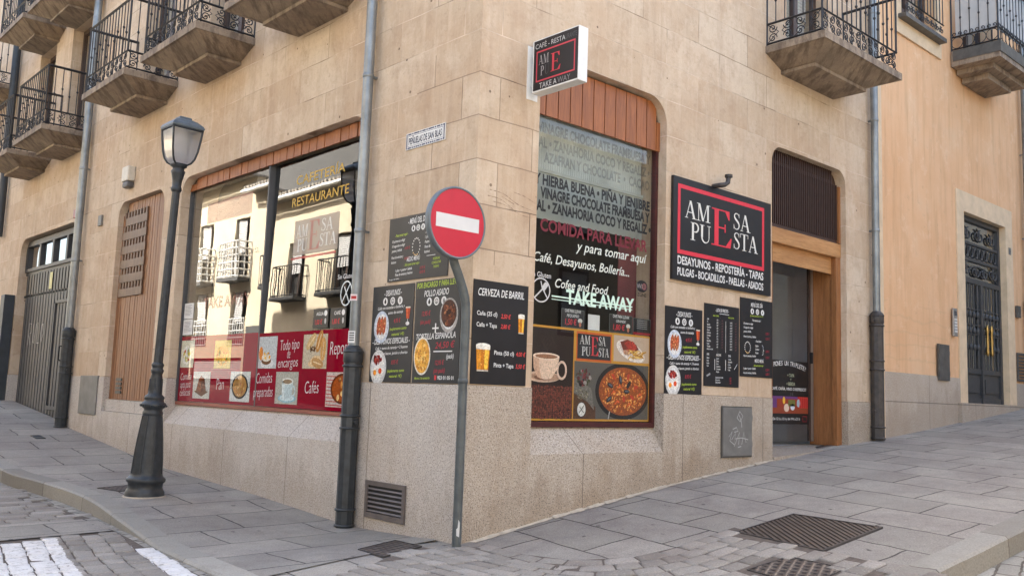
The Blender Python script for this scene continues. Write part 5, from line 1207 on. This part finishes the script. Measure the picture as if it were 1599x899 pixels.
# ---- side window: gold letters, logo decal, red banner, red poster
G0 = Art(.0, .0004); GO = S(196, 156, 44); ly = lambda y: 5.965 - y
G0.text('CAFETERÍA', ly(3.29), 3.40 - .97, .145, GO, 'L', .006, 0, 1, 1.0); G0.text('RESTAURANTE', ly(3.35), 3.16 - .97, .145, GO, 'L', .006, 0, 1, 1.16)
G0.text('Sin Gluten', ly(2.28), 2.28 - .97, .07, (.7, .7, .7), 'L', .0, 0, 1, .3); G0.ring(ly(2.1), 2.13 - .97, .1, .12, .014, (.7, .75, .75)); G0.stroke([(ly(2.17), 2.04 - .97), (ly(2.04), 2.22 - .97)], .014, (.7, .75, .75)); G0.stroke([(ly(2.04), 2.04 - .97), (ly(2.14), 2.2 - .97)], .014, (.7, .75, .75))
P_ = G0; P_.layer = 2
for wd, y, y1, z in (('AM', 3.20, 2.95, 2.80), ('PU', 3.16, 2.95, 2.645), ('SA', 2.68, 2.44, 2.82), ('STA', 2.70, 2.36, 2.66)):
    adv = sum({'A': .82, 'M': .99, 'P': .6, 'U': .78, 'S': .55, 'T': .68}[c] + .02 for c in wd); G0.layer = 2; G0.serifs(wd, ly(y), z - .97, .135, (.76, .75, .72), (y - y1) / (adv * .135))
_rt = Vector((-TZ, -1, 0)).normalized(); _up = Vector((TY, 0, 1)); _up = (_up - _rt * _up.dot(_rt)).normalized(); _ot = _rt.cross(_up)
def on_pane(off): p = Vector((pd(5.965, .97), 5.965, .97)) + _ot * off; return Matrix(((_rt.x, _up.x, _ot.x, p.x), (_rt.y, _up.y, _ot.y, p.y), (_rt.z, _up.z, _ot.z, p.z), (0, 0, 0, 1)))
go = G0.build('lettering', W2); go.matrix_local = on_pane(.0042)
G1 = Art(.0, .0004); G1.rect(ly(3.25), 2.60 - .97, ly(2.33), 2.99 - .97, S(176, 160, 146)); G1.layer = 1; G1.rect(ly(3.28), 2.56 - .97, ly(2.36), 2.585 - .97, S(206, 60, 60))
G1.layer = 2; G1.serif('E', ly(2.93), 2.64 - .97, .32, S(190, 110, 100), 1.1)
go = G1.build('logo_decal', W2, M['film']); go.matrix_local = on_pane(.0035)
G2 = Art(.0, .0004); G2.rect(ly(5.48), 3.21 - .97, ly(4.26), 3.47 - .97, S(178, 70, 66)); G2.layer = 1; G2.text('Café, Desayunos, Bollería...', ly(5.45), 2.72 - .97, .13, S(150, 130, 104), 'L', .0, .25, 1, 1.5); G2.text('TAKE AWAY', ly(5.4), 2.13 - .97, .19, S(190, 110, 92), 'L', .03, 0, 1, 1.25)
go = G2.build('faded_lettering', W2, M['film_faint']); go.matrix_local = frame_l(5.965, .97, -.1422)
RD = S(136, 6, 34); RDM = plain('wine_red_poster', RD, .4, 0, .06, 2)
for _n, _v in (('Coat Weight', 1.), ('Coat IOR', 1.5), ('Coat Roughness', .0), ('Specular IOR Level', 0.)): RDM.node_tree.nodes['Principled BSDF'].inputs[_n].default_value = _v
def poster(y0, y1, z1, label):
    r = empty('window_poster', label=label, cat='poster', group='red posters along the foot of the side window', mat=frame_l(y0, .972, -.108 if y0 < 4 else -.136)); w, h = y0 - y1, z1 - .972
    MB().box(0, 0, -.003, w, h, 0).build('panel', RDM, r); return r, w, h
r, w, h = poster(3.795, 1.712, 1.775, 'wine red poster with coffee cup and bread photos, beside the cast iron downpipe')
def hand(A, s, x, z, size, w=None, al='C'): A.layer = 1; A.text(s, x, z, size, (.74, .68, .68), al, -.010, .14, .62, w, .04, 1.3)
A = Art(.0006, .0003); X = lambda y: 3.795 - y; Z = lambda z: z - .972
hand(A, 'Todo tipo', X(3.1), Z(1.585), .125, .4); hand(A, 'de', X(3.11), Z(1.495), .115); hand(A, 'encargos', X(3.12), Z(1.40), .115, .42); hand(A, 'Repostería', X(2.29), Z(1.52), .15, .54, 'L'); hand(A, 'Comidas', X(3.62), Z(1.225), .13, .36); hand(A, 'preparadas', X(3.63), Z(1.075), .125, .44); hand(A, 'Cafés', X(2.6), Z(1.135), .14, .27); A.build('lettering', r, M['ink_gloss'])
P = Art(.0008, .0003); P.rect(X(3.785), Z(1.385), X(3.375), Z(1.735), S(196, 202, 202)); P.layer = 1; P.ell(X(3.73), Z(1.55), .045, .075, S(224, 140, 60)); P.ell(X(3.58), Z(1.44), .15, .05, S(222, 222, 220)); P.layer = 2; P.ell(X(3.60), Z(1.47), .11, .045, S(120, 84, 54)); P.layer = 3; P.ell(X(3.60), Z(1.505), .105, .045, S(232, 226, 210)); P.scatter(X(3.6), Z(1.525), .085, .03, 26, .018, [S(226, 160, 50), S(240, 190, 80), S(240, 230, 210), S(150, 90, 50)]); P.build('food_picture', r, M['photo_gloss'])
P = Art(.0008, .0003); P.rect(X(2.815), Z(1.385), X(2.345), Z(1.735), S(196, 184, 160)); P.layer = 1
for (x, y, a, c) in ((2.66, 1.66, .7, S(206, 176, 124)), (2.5, 1.66, 1.2, S(196, 140, 74)), (2.42, 1.58, 1.5, S(210, 160, 96)), (2.58, 1.46, .3, S(222, 194, 150)), (2.52, 1.44, -.2, S(190, 148, 96))):
    P.ell(X(x), Z(y), .12, .05, c, 18, a, .05); P.layer += 1; P.stroke([(X(x) - .08 * math.cos(a), Z(y) - .08 * math.sin(a)), (X(x) + .08 * math.cos(a), Z(y) + .08 * math.sin(a))], .012, S(236, 214, 170))
P.scatter(X(2.62), Z(1.58), .06, .04, 16, .014, [S(90, 60, 36), S(120, 84, 50)]); P.build('food_picture', r, M['photo_gloss'])
P = Art(.0008, .0003); P.rect(X(3.355), Z(1.01), X(2.88), Z(1.35), S(176, 176, 164)); P.layer = 1; P.ell(X(3.1), Z(1.07), .19, .045, S(150, 190, 200)); P.layer = 2; P.ell(X(3.1), Z(1.075), .15, .032, S(206, 222, 224)); P.ring(X(2.985), Z(1.15), .05, .05, .018, S(196, 214, 216)); P.layer = 3; P.face([(X(3.22), Z(1.25)), (X(3.2), Z(1.09)), (X(3.1), Z(1.06)), (X(3.0), Z(1.09)), (X(2.98), Z(1.25))], S(190, 208, 210)); P.face([(X(3.22), Z(1.25)), (X(3.2), Z(1.09)), (X(3.16), Z(1.07)), (X(3.15), Z(1.25))], S(214, 226, 226)); P.layer = 4; P.ell(X(3.1), Z(1.25), .12, .035, S(226, 228, 220)); P.layer = 5; P.ell(X(3.1), Z(1.248), .095, .024, S(150, 130, 104)); P.build('food_picture', r, M['photo_gloss'])
P = Art(.0008, .0003); P.rect(X(2.325), Z(1.01), X(1.72), Z(1.35), S(206, 190, 180)); P.layer = 1
for k in range(9): P.stroke([(X(2.32), Z(1.03 + .035 * k)), (X(1.73), Z(1.02 + .035 * k))], .01, S(186, 90, 80))
P.layer = 2; P.ell(X(2.02), Z(1.19), .22, .15, S(110, 56, 30)); P.layer = 3; P.ell(X(2.02), Z(1.19), .19, .125, S(170, 84, 34)); P.scatter(X(2.02), Z(1.19), .16, .1, 50, .03, [S(206, 120, 44), S(226, 160, 80), S(180, 66, 32), S(240, 200, 130), S(130, 56, 28)]); P.build('food_picture', r, M['photo_gloss'])
r, w, h = poster(5.962, 3.845, 1.79, 'wine red poster with dessert and paella pan photos, next to the street lamp')
A = Art(.0006, .0003); X = lambda y: 5.962 - y
hand(A, 'Comida', X(5.75), Z(1.24), .1, .32); hand(A, 'apta para', X(5.75), Z(1.14), .1, .3); hand(A, 'celíacos', X(5.75), Z(1.04), .1, .3); hand(A, 'Pan', X(4.76), Z(1.135), .15, .2); A.build('lettering', r, M['ink_gloss'])
P = Art(.0008, .0003); P.rect(X(5.955), Z(1.395), X(5.56), Z(1.74), S(206, 206, 186)); P.layer = 1; P.ell(X(5.78), Z(1.55), .14, .12, S(226, 226, 216)); P.scatter(X(5.78), Z(1.56), .1, .09, 40, .022, [S(150, 160, 60), S(206, 190, 80), S(226, 210, 150), S(180, 90, 60)]); P.build('food_picture', r, M['photo_gloss'])
P = Art(.0008, .0003); P.rect(X(4.97), Z(1.385), X(4.53), Z(1.72), S(216, 190, 100)); P.layer = 1; P.ell(X(4.75), Z(1.54), .17, .12, S(226, 160, 60)); P.scatter(X(4.75), Z(1.54), .15, .1, 40, .022, [S(206, 60, 40), S(236, 200, 90), S(190, 120, 50), S(110, 130, 50)]); P.build('food_picture', r, M['photo_gloss'])
P = Art(.0008, .0003); P.rect(X(5.52), Z(1.015), X(5.04), Z(1.345), S(196, 196, 188)); P.layer = 1; P.face([(X(5.48), Z(1.1)), (X(5.26), Z(1.04)), (X(5.08), Z(1.1)), (X(5.28), Z(1.15))], S(104, 74, 54)); P.layer = 2; P.face([(X(5.42), Z(1.12)), (X(5.28), Z(1.09)), (X(5.14), Z(1.12)), (X(5.2), Z(1.26)), (X(5.3), Z(1.30)), (X(5.36), Z(1.25))], S(130, 72, 44)); P.layer = 3; P.face([(X(5.28), Z(1.09)), (X(5.14), Z(1.12)), (X(5.2), Z(1.26)), (X(5.3), Z(1.22))], S(96, 50, 32)); P.scatter(X(5.29), Z(1.17), .1, .05, 20, .016, [S(160, 96, 60), S(110, 60, 38)]); P.build('food_picture', r, M['photo_gloss'])
P = Art(.0008, .0003); P.rect(X(4.495), Z(1.005), X(4.0), Z(1.35), S(204, 208, 204)); P.layer = 1; P.ring(X(4.47), Z(1.18), .02, .03, .008, (.1, .1, .1)); P.ring(X(4.03), Z(1.2), .02, .03, .008, (.1, .1, .1)); P.ell(X(4.25), Z(1.18), .2, .145, S(34, 32, 32)); P.layer = 2; P.ell(X(4.25), Z(1.18), .17, .122, S(176, 130, 70)); P.scatter(X(4.25), Z(1.18), .15, .105, 70, .018, [S(226, 190, 130), S(190, 120, 60), S(150, 84, 44), S(236, 214, 170), S(110, 60, 40)]); P.build('food_picture', r, M['photo_gloss'])
for (y, z, lab, tx) in ((2.66, 1.795, 'AGUA', '1,00 €'), (2.33, 1.79, 'CAFÉ', '1,80 €')):
    r = empty('price_card', label='black price card reading %s %s inside the side window above the red poster' % (lab.title(), tx), cat='card', group='price cards inside the side window', mat=frame_l(y, z, -.112)); MB().box(0, 0, -.002, .29, .2, 0).build('panel', M['card_black'], r)
    A = Art(.0006, .0003); A.text(lab, .13, .13, .05, WHITE, 'C', .01); A.text(tx, .11, .04, .07, S(206, 40, 50), 'C', .01, .1, .8); A.ell(.24, .15, .03, .03, WHITE); A.ell(.24, .07, .016, .03, (.5, .5, .5)); A.build('lettering', r)
for z in (2.02, 1.81):
    r = empty('paper_notice', label='white paper notice, %s of two stuck behind the far edge of the side window' % ('upper' if z > 2 else 'lower'), cat='notice', group='paper notices in the side window', mat=frame_l(5.955, z, -.136)); MB().box(0, 0, -.002, .28, .2, 0).build('panel', M['white_paint'], r)
    A = Art(.0006, .0003)
    for k in range(8): A.rect(.03, .17 - .018 * k, random.uniform(.18, .25), .176 - .018 * k, (.25, .25, .27))
    A.build('lettering', r)
# poster on the glass entrance door (its cartoon picture replaced by a plain bar scene)
r = empty('door_poster', label='black and violet poster about a drink deal, on the lower glass of the entrance door', cat='poster', mat=frame_r(4.75, .95, -.4165)); w, h = 1.23, .78
MB().box(0, 0, -.003, w, h, 0).build('panel', M['card_black'], r); A = Art(.0006, .0003); A.layer = 1; word = '¿TE PONES UN TRIPLETE?'
vs_n = len(word)
for i, ch in enumerate(word):
    t = (i - (vs_n - 1) / 2) / (vs_n / 2); A.text(ch, .72 + t * .46, .66 + .06 * (1 - t * t), .08, WHITE, 'C', .012, .1, .9, None, -t * .3)
for s, z in (('+ TAPA', .58), ('+', .53), ('+ BEBIDA', .475)): A.text(s, .82, z, .06, (.42, .45, .3), 'C', .008, .1, .8)
A.text('CAFÉ, CAÑA, VINO O REFRESCO', .78, .415, .05, WHITE, 'C', .012, .15, .8, .8); A.text('3 €', .84, .35, .055, (.12, .12, .13), 'C', .01)
A.text('De 12 h a 13 h y de 19 h a 21 h', .72, .05, .045, WHITE, 'C', .01, .1, .8, .62); A.frame(1.1, .03, 1.2, .1, .006, RED); A.build('lettering', r)
P = Art(.0008, .0003); P.rect(.0, .13, w, .33 + .01, S(104, 62, 116)); P.layer = 1; P.rect(.62 + .36, .2, w, .34, S(170, 40, 40)); P.rect(.5, .2, .98, .31, S(146, 60, 40)); P.rect(0, .13, w, .2, S(140, 66, 44)); P.layer = 2; P.rect(.76, .22, .92, .3, S(110, 110, 60))
for k in range(5): P.rect(1.02 + k * .045, .2, 1.03 + k * .045, .34, S(206, 80, 70))
P.ell(.72, .2, .06, .05, S(214, 190, 170)); P.ell(.86, .21, .05, .04, S(196, 206, 216)); P.ell(.66, .29, .03, .045, S(226, 176, 60)); P.ell(1.0, .26, .04, .05, S(160, 176, 190)); P.build('picture', r)

# ---------------------------------------------------------------- downpipes
GP = 'rainwater downpipes on the facades'
def downpipe(x, y, ztop, zj, zb, r, rc, label, cast, upper, out, feet=True):
    o = empty('downpipe', (x, y, zb), label, 'downpipe', GP)
    if upper:
        p = MB(); p.lathe([(r, zj - zb), (r, ztop - zb)], 16); p.build('upper_pipe', upper, o)
        c = MB(); z = zj + 1.1
        while z < ztop: c.lathe([(r + .001, z - zb - .02), (r + .006, z - zb - .015), (r + .006, z - zb + .015), (r + .001, z - zb + .02)], 16); z += 1.5
        z = zj + 1.1
        while z < ztop: c.box(-.015 if out[0] == 0 else 0, 0 if out[0] == 0 else -.015, z - zb - .01, .015 if out[0] == 0 else -out[0] * .1, -out[1] * .1 if out[0] == 0 else .015, z - zb + .01); z += 1.5
        c.build('bracket', upper, o)
    H = zj - zb; b = MB(); b.lathe([(rc, 0), (rc, H)], 20, rib=.05, smooth=False)
    b.build('cast_shoe', cast, o)
    c = MB()
    for z in (.02, .16, H * .55, H * .62, H - .16, H - .03):
        c.lathe([(rc + .001, z - .012), (rc + .012, z - .008), (rc + .012, z + .008), (rc + .001, z + .012)], 20)
    c.lathe([(rc + .002, H - .13), (rc + .008, H - .12), (rc + .008, H - .02), (rc + .002, H - .01)], 20); c.lathe([(rc * .98, H), (rc * .6, H + .03)], 16)
    c.build('collar', cast, o)
    s = MB()
    for z, a in ((H * .585, 1), (H - .1, -1), (H * .22, -1)):
        ax = Vector((-out[1], out[0], 0)) * a; s.tube([ax * (rc + .0) + Vector((0, 0, z)), ax * (rc + .03) + Vector((0, 0, z))], .02, 8)
    s.build('bolt', cast, o); return o
dp = downpipe(-.095, 1.55, HT, 1.56, -.05, .05, .082, 'galvanised downpipe with black cast iron foot, between the side window and the menu boards', M['cast'], M['zinc'], (-1, 0))
downpipe(-.10, 9.78, HT, 1.99, .44, .062, .09, 'galvanised downpipe with black cast iron foot, between the garage door and the plank door', M['cast'], M['zinc'], (-1, 0))
downpipe(6.84, -.085, HT, 2.41, .78, .048, .082, 'zinc downpipe with brown cast iron foot, right of the wooden entrance', M['cast_brown'], M['zinc'], (0, -1))
downpipe(12.55, -.085, HT, 3.12, 1.28, .055, .085, 'downpipe with dark foot at the far edge of the orange house', M['cast_brown'], M['zinc'], (0, -1))
pf = MB(); pf.lathe([(.075, 0), (.075, 8.5)], 14); po = pf.build('downpipe', M['zinc_dark']); po.location = (-.1, 14.75, 4.0); tag(po, 'dark blue downpipe high on the wall beyond the garage door', 'downpipe', GP)
gp_ = empty('guard_post', (-.1, 13.58, .75), 'dark steel guard casing standing against the far jamb of the garage door', 'guard')
MB().box(-.09, -.13, 0, .09, .13, 2.0).build('casing', M['zinc_dark'], gp_, .008); MB().box(-.1, -.14, .3, .1, .14, .36).build('collar', M['zinc_dark'], gp_)
st_ = Art(.0, .0006); st_.rect(0, 0, .07, .11, (.7, .7, .7)); st_.layer = 1
for k in range(4): st_.rect(.01, .02 + k * .022, .06, .032 + k * .022, (.1, .1, .1))
so2 = st_.build('sticker', dp); so2.matrix_local = Matrix(((.5, 0, -.866, -.0625), (-.866, 0, -.5, .005), (0, 1, 0, 1.66), (0, 0, 0, 1)))
st_ = Art(.0, .0006); st_.rect(0, 0, .07, .06, (.7, .6, .6)); st_.layer = 1; st_.rect(.008, .016, .062, .044, S(180, 60, 60)); so2 = st_.build('sticker', dp); so2.matrix_local = Matrix(((.5, 0, -.866, -.0625), (-.866, 0, -.5, .005), (0, 1, 0, 2.05), (0, 0, 0, 1)))

# ---------------------------------------------------------------- small fittings on the walls
ab = empty('alarm_siren', (0, 7.86, 4.0), 'white alarm siren box with dark foot, above the plank door', 'alarm box')
MB().box(-.11, -.13, .09, 0, .13, .31).build('cover', M['white_plastic'], ab, .02); MB().box(-.10, -.11, 0, 0, .11, .088).build('foot', M['grey_plastic'], ab, .03)
sb = MB().box(-.07, 10.0, 3.83, 0, 10.22, 3.97); tag(sb.build('strobe_light', M['red_plastic'], None, .012), 'small red strobe light box at the top corner of the garage door', 'light')
nt = empty('notice_plate', label='small white prohibition plate on the wall beside the garage door', cat='notice', mat=frame_l(10.11, 2.66, .004)); MB().box(0, 0, 0, .17, .36, .004).build('panel', M['white_paint'], nt)
A = Art(.0046, .0003); A.ring(.085, .24, .055, .055, .016, S(190, 40, 40)); A.stroke([(.05, .2), (.12, .28)], .012, S(190, 40, 40)); A.rect(.03, .06, .14, .1, S(200, 150, 60)); A.build('symbol', nt)
jb = MB().box(-.03, 8.95, 3.58, 0, 9.1, 3.74); tag(jb.build('junction_box', M['cabinet'], None, .004), 'little grey junction box high on the wall between the garage pipe and the plank door', 'junction box')
ic = empty('intercom', (9.5, -.03, 2.3), 'silver intercom panel beside the iron door of the orange house', 'intercom')
MB().box(-.07, 0, 0, .07, .027, .42).build('panel', M['alu'], ic, .004); bt = MB()
for k in range(5): bt.box(-.045, -.006, .06 + k * .045, .045, -.0005, .085 + k * .045)
bt.build('button', M['white_paint'], ic); MB().box(-.04, -.004, .31, .04, -.0005, .38).build('speaker_slot', M['grey_plastic'], ic)
hn = MB().box(12.1, -.035, 2.8, 12.24, .015, 3.0); tag(hn.build('wall_box', M['cabinet_dark'], None, .005), 'small dark box on the orange wall right of the iron door', 'wall box')
nb = empty('house_number', label='tiny dark house number on the stone door surround', cat='number plate', mat=frame_r(11.83, 3.85, .003)); MB().box(0, 0, 0, .1, .12, .004).build('panel', M['cabinet'], nb); A = Art(.0046); A.text('14', .05, .035, .07, DK, 'C', .01); A.build('lettering', nb)

# ---------------------------------------------------------------- no entry sign
ns = empty('no_entry_sign', (-.125, -.085, 0), 'round red no entry sign on a bent grey pole at the building corner', 'road sign')
pole = smooth_path([(0, 0), (0, 1.3), (0, 1.82), (-.02, 1.97), (-.085, 2.12), (-.145, 2.24), (-.165, 2.34), (-.17, 2.76)], 5)
MB().tube([(a, -.0, z - .02) for a, z in pole], .036, 14).lathe([(.037, .36 - .0), (.042, .37), (.042, .39), (.037, .40)], 14, (0, 0, .9)).build('pole', M['post'], ns)
cx, cz, Rd = -.20, 2.50, .285
dsk = MB(); P3 = lambda r, d: [(cx + r * math.cos(6.283 * k / 48), -.05 - d, cz + r * math.sin(6.283 * k / 48)) for k in range(48)]
rg = [P3(.255, .0), P3(Rd - .004, .0), P3(Rd, .006), P3(Rd, .052), P3(Rd - .004, .058), P3(Rd - .016, .058), P3(Rd - .018, .05)]
vs = [q for r_ in rg for q in r_]; fs = [(i * 48 + k, i * 48 + (k + 1) % 48, (i + 1) * 48 + (k + 1) % 48, (i + 1) * 48 + k) for i in range(len(rg) - 1) for k in range(48)]
dsk.add(vs, fs, True); dsk.add(rg[0], [tuple(range(48))]); dsk.build('disc', M['sign_back'], ns)
f_ = MB(); f_.add(P3(Rd - .018, .052) + P3(Rd - .018, .049), [tuple(range(48)), tuple(range(48, 96))] + [(k, (k + 1) % 48, 48 + (k + 1) % 48, 48 + k) for k in range(48)]); f_.build('red_face', M['sign_red'], ns)
MB().box(cx - .215, -.1035, cz - .055, cx + .215, -.1025, cz + .055).build('white_bar', M['sign_white'], ns)
a = Art(.0, .0006); a.face([(0, 0), (.022, -.01), (.024, .1), (.012, .12), (.008, .06), (-.002, .05)], (.6, .6, .58)); so2 = a.build('peeled_sticker', ns); so2.matrix_local = Matrix(((.72, 0, -.69, -.027), (-.69, 0, -.72, -.027), (0, 1, 0, .1), (0, 0, 0, 1)))

# ---------------------------------------------------------------- street lamp
LX, LY = -1.0, 3.9; LZ = g(LX, LY)
lm = empty('street_lamp', (LX, LY, LZ), 'tall black cast iron street lamp with four sided lantern on the side pavement', 'street lamp')
lm.rotation_euler = (R(1.2), R(1.0), 0)
b = MB(); b.lathe([(.225, -.08), (.225, .0), (.222, .05), (.205, .075), (.195, .10), (.2, .14), (.222, .155), (.222, .185), (.2, .2), (.185, .215), (.18, .24), (.17, .40), (.15, .58), (.128, .74), (.116, .82)], 32)
for k in range(8):
    t = 2 * math.pi * k / 8
    b.tube([(r_ * math.cos(t), r_ * math.sin(t), z) for r_, z in ((.182, .24), (.171, .40), (.151, .58), (.117, .82))], .008, 5)
b.lathe([(.112, .82), (.118, .84), (.118, .86), (.108, .87), (.108, .89), (.142, .915), (.146, .935), (.135, .955), (.115, .965), (.11, .99), (.118, 1.0), (.112, 1.02), (.082, 1.04), (.074, 1.10), (.068, 1.22), (.062, 1.25), (.072, 1.27), (.076, 1.29), (.062, 1.305), (.062, 1.32), (.072, 1.335), (.072, 1.35), (.056, 1.37)], 24)
for k in range(12):
    t = 2 * math.pi * k / 12; b.tube([(.145 * math.cos(t), .145 * math.sin(t), .915), (.152 * math.cos(t), .152 * math.sin(t), .935)], .012, 5)
    if k % 2 == 0: b.tube([(.076 * math.cos(t + q) , .076 * math.sin(t + q), z) for q, z in ((-.3, 1.05), (0, 1.2), (.3, 1.05))], .007, 4)
b.v = [(x * .86, y * .86, z) for x, y, z in b.v]; b.build('base', M['cast'], lm)
MB().lathe([(.048, 1.37), (.045, 2.0), (.041, 3.2)], 20, rib=.05, smooth=False).build('shaft', M['cast'], lm)
MB().lathe([(.046, 3.18), (.056, 3.2), (.056, 3.22), (.046, 3.235), (.05, 3.30), (.065, 3.37), (.074, 3.40), (.06, 3.42), (.06, 3.44), (.085, 3.455), (.085, 3.475), (.03, 3.49)], 20).build('neck', M['cast'], lm)
prof = [(.062, 3.475), (.092, 3.495), (.116, 3.54), (.135, 3.62), (.149, 3.74), (.158, 3.845)]
fr = MB()
for sx in (-1, 1):
    for sy in (-1, 1): fr.tube([(sx * r_ , sy * r_, z) for r_, z in prof], .011, 6)
for r_, z, q in ((.062, 3.475, .012), (.158, 3.85, .014)): 
    c4 = [(-r_, -r_), (r_, -r_), (r_, r_), (-r_, r_)]
    for i in range(4): fr.tube([(*c4[i], z), (*c4[(i + 1) % 4], z)], q, 6)
LF = fr.build('lantern_frame', M['cast'], lm)
for k in range(4):
    gl = MB(); c, s = math.cos(k * math.pi / 2), math.sin(k * math.pi / 2); vs = []
    for r_, z in prof:
        for t in (-1, 1): x, y = r_ - .004, t * (r_ - .004); vs.append((x * c - y * s, x * s + y * c, z))
    gl.add(vs, [(2 * i, 2 * i + 1, 2 * i + 3, 2 * i + 2) for i in range(len(prof) - 1)], True); gl.build('pane', M['lantern'], LF)
cp = MB(); rings = []
for r_, z in ((.17, 3.86), (.174, 3.875), (.16, 3.90), (.11, 3.945), (.068, 3.965), (.064, 3.985), (.04, 3.995)): rings += [(-r_, -r_, z), (r_, -r_, z), (r_, r_, z), (-r_, r_, z)]
cp.add(rings, [(4 * i + k, 4 * i + (k + 1) % 4, 4 * i + 4 + (k + 1) % 4, 4 * i + 4 + k) for i in range(6) for k in range(4)] + [(0, 3, 2, 1), (24, 25, 26, 27)]); cp.build('cap', M['lamp_cap'], lm)
MB().lathe([(.07, 3.70), (.08, 3.72), (.06, 3.80), (.04, 3.86)], 16).build('reflector', M['white_paint'], lm)
mf = MB(); mf.lathe([(.215, -.02), (.215, .008), (.2, .012)], 20, (LX, LY, LZ)); tag(mf.build('mortar_collar', M['mortar']), kind='structure')

# ---------------------------------------------------------------- covers and gratings in the pavement
def cover(name, poly, mat, label, lip=True, frame=M['cast_brown'], dz=.013):
    cx = sum(p[0] for p in poly) / len(poly); cy = sum(p[1] for p in poly) / len(poly)
    o = empty(name, (cx, cy, g(cx, cy)), label, 'drain cover', 'iron covers in the pavement')
    zf = lambda x, y: g(x + cx, y + cy) - g(cx, cy) + dz
    loc = [(x - cx, y - cy) for x, y in poly]; sheet('plate', [(x * .96, y * .96) for x, y in loc], zf, mat, .3, o)
    f = MB()
    for i in range(len(loc)):
        p, q = loc[i], loc[(i + 1) % len(loc)]; pi, qi = (p[0] * .955, p[1] * .955), (q[0] * .955, q[1] * .955); z = lambda a: zf(*a) + .003
        f.add([(*p, z(p)), (*q, z(q)), (*qi, z(qi)), (*pi, z(pi)), (*p, z(p) - .05), (*q, z(q) - .05)], [(0, 1, 2, 3), (0, 4, 5, 1)])
    f.build('rim', frame, o); return o
cover('drain_cover', [(1.48, -1.52), (2.24, -1.57), (2.25, -2.33), (1.40, -2.30)], M['grating'], 'large ribbed iron grating in the pavement in front of the entrance side')
cover('drain_cover', [(.72, -2.12), (1.14, -2.18), (1.12, -2.62), (.66, -2.6)], M['checker'], 'smaller dark iron cover among the paving setts beyond the ribbed grating')
cover('drain_cover', [(-.74, .34), (-.25, .54), (-.30, .12), (-.80, -.08)], M['checker'], 'iron access cover at the foot of the corner plinth beside the vent grille')
cover('drain_cover', [(-1.24, 4.58), (-.80, 4.66), (-.82, 4.36), (-1.12, 4.26)], M['checker'], 'dark iron cover in the side pavement just behind the street lamp')
cover('drain_cover', [(-.75, 8.65), (-.62, 8.65), (-.62, 8.95), (-.75, 8.95)], M['cast'], 'tiny dark cover in the side pavement in front of the garage side')

# gouges scraped into the ashlar beside the corner, a mark on the wall itself
sm = Art(.0, .0003)
for pts in ([(.02, .16), (.18, .15), (.34, .09), (.52, .05)], [(.0, .1), (.15, .09), (.3, .03)], [(.06, .06), (.2, .055), (.36, .0), (.5, -.005)], [(.3, .18), (.42, .16), (.55, .13)], [(.16, .12), (.3, .075)]):
    sm.stroke(smooth_path([(x, z + random.uniform(-.006, .006)) for x, z in pts], 9), [.001 + .009 * random.random() ** 2 for _ in range((len(pts) - 1) * 9 + 1)], S(140, 116, 96))
so2 = sm.build('scrape_mark', B); so2.matrix_local = frame_r(.13, 2.72, .001)

fb = empty('flower_box', (-.70, 14.95, 7.36), 'dark flower box with sparse plants hung on the farthest balcony railing', 'planter')
MB().box(-.1, -.35, 0, .1, .35, .2).build('trough', M['zinc_dark'], fb, .01)
lf = MB()
for i in range(220):
    x, y, z = random.gauss(0, .06), random.uniform(-.33, .33), .2 + abs(random.gauss(0, .07)); a_ = random.uniform(0, 6.28); s = random.uniform(.015, .035)
    lf.add([(x, y, z), (x + s * math.cos(a_), y + s * math.sin(a_), z + s * .6), (x + s * 1.6 * math.cos(a_ + .3), y + s * 1.6 * math.sin(a_ + .3), z + s * .2), (x + s * .6 * math.cos(a_ + .8), y + s * .6 * math.sin(a_ + .8), z - .01)], [(0, 1, 2, 3)])
lf.build('plants', M['leaf'], fb)
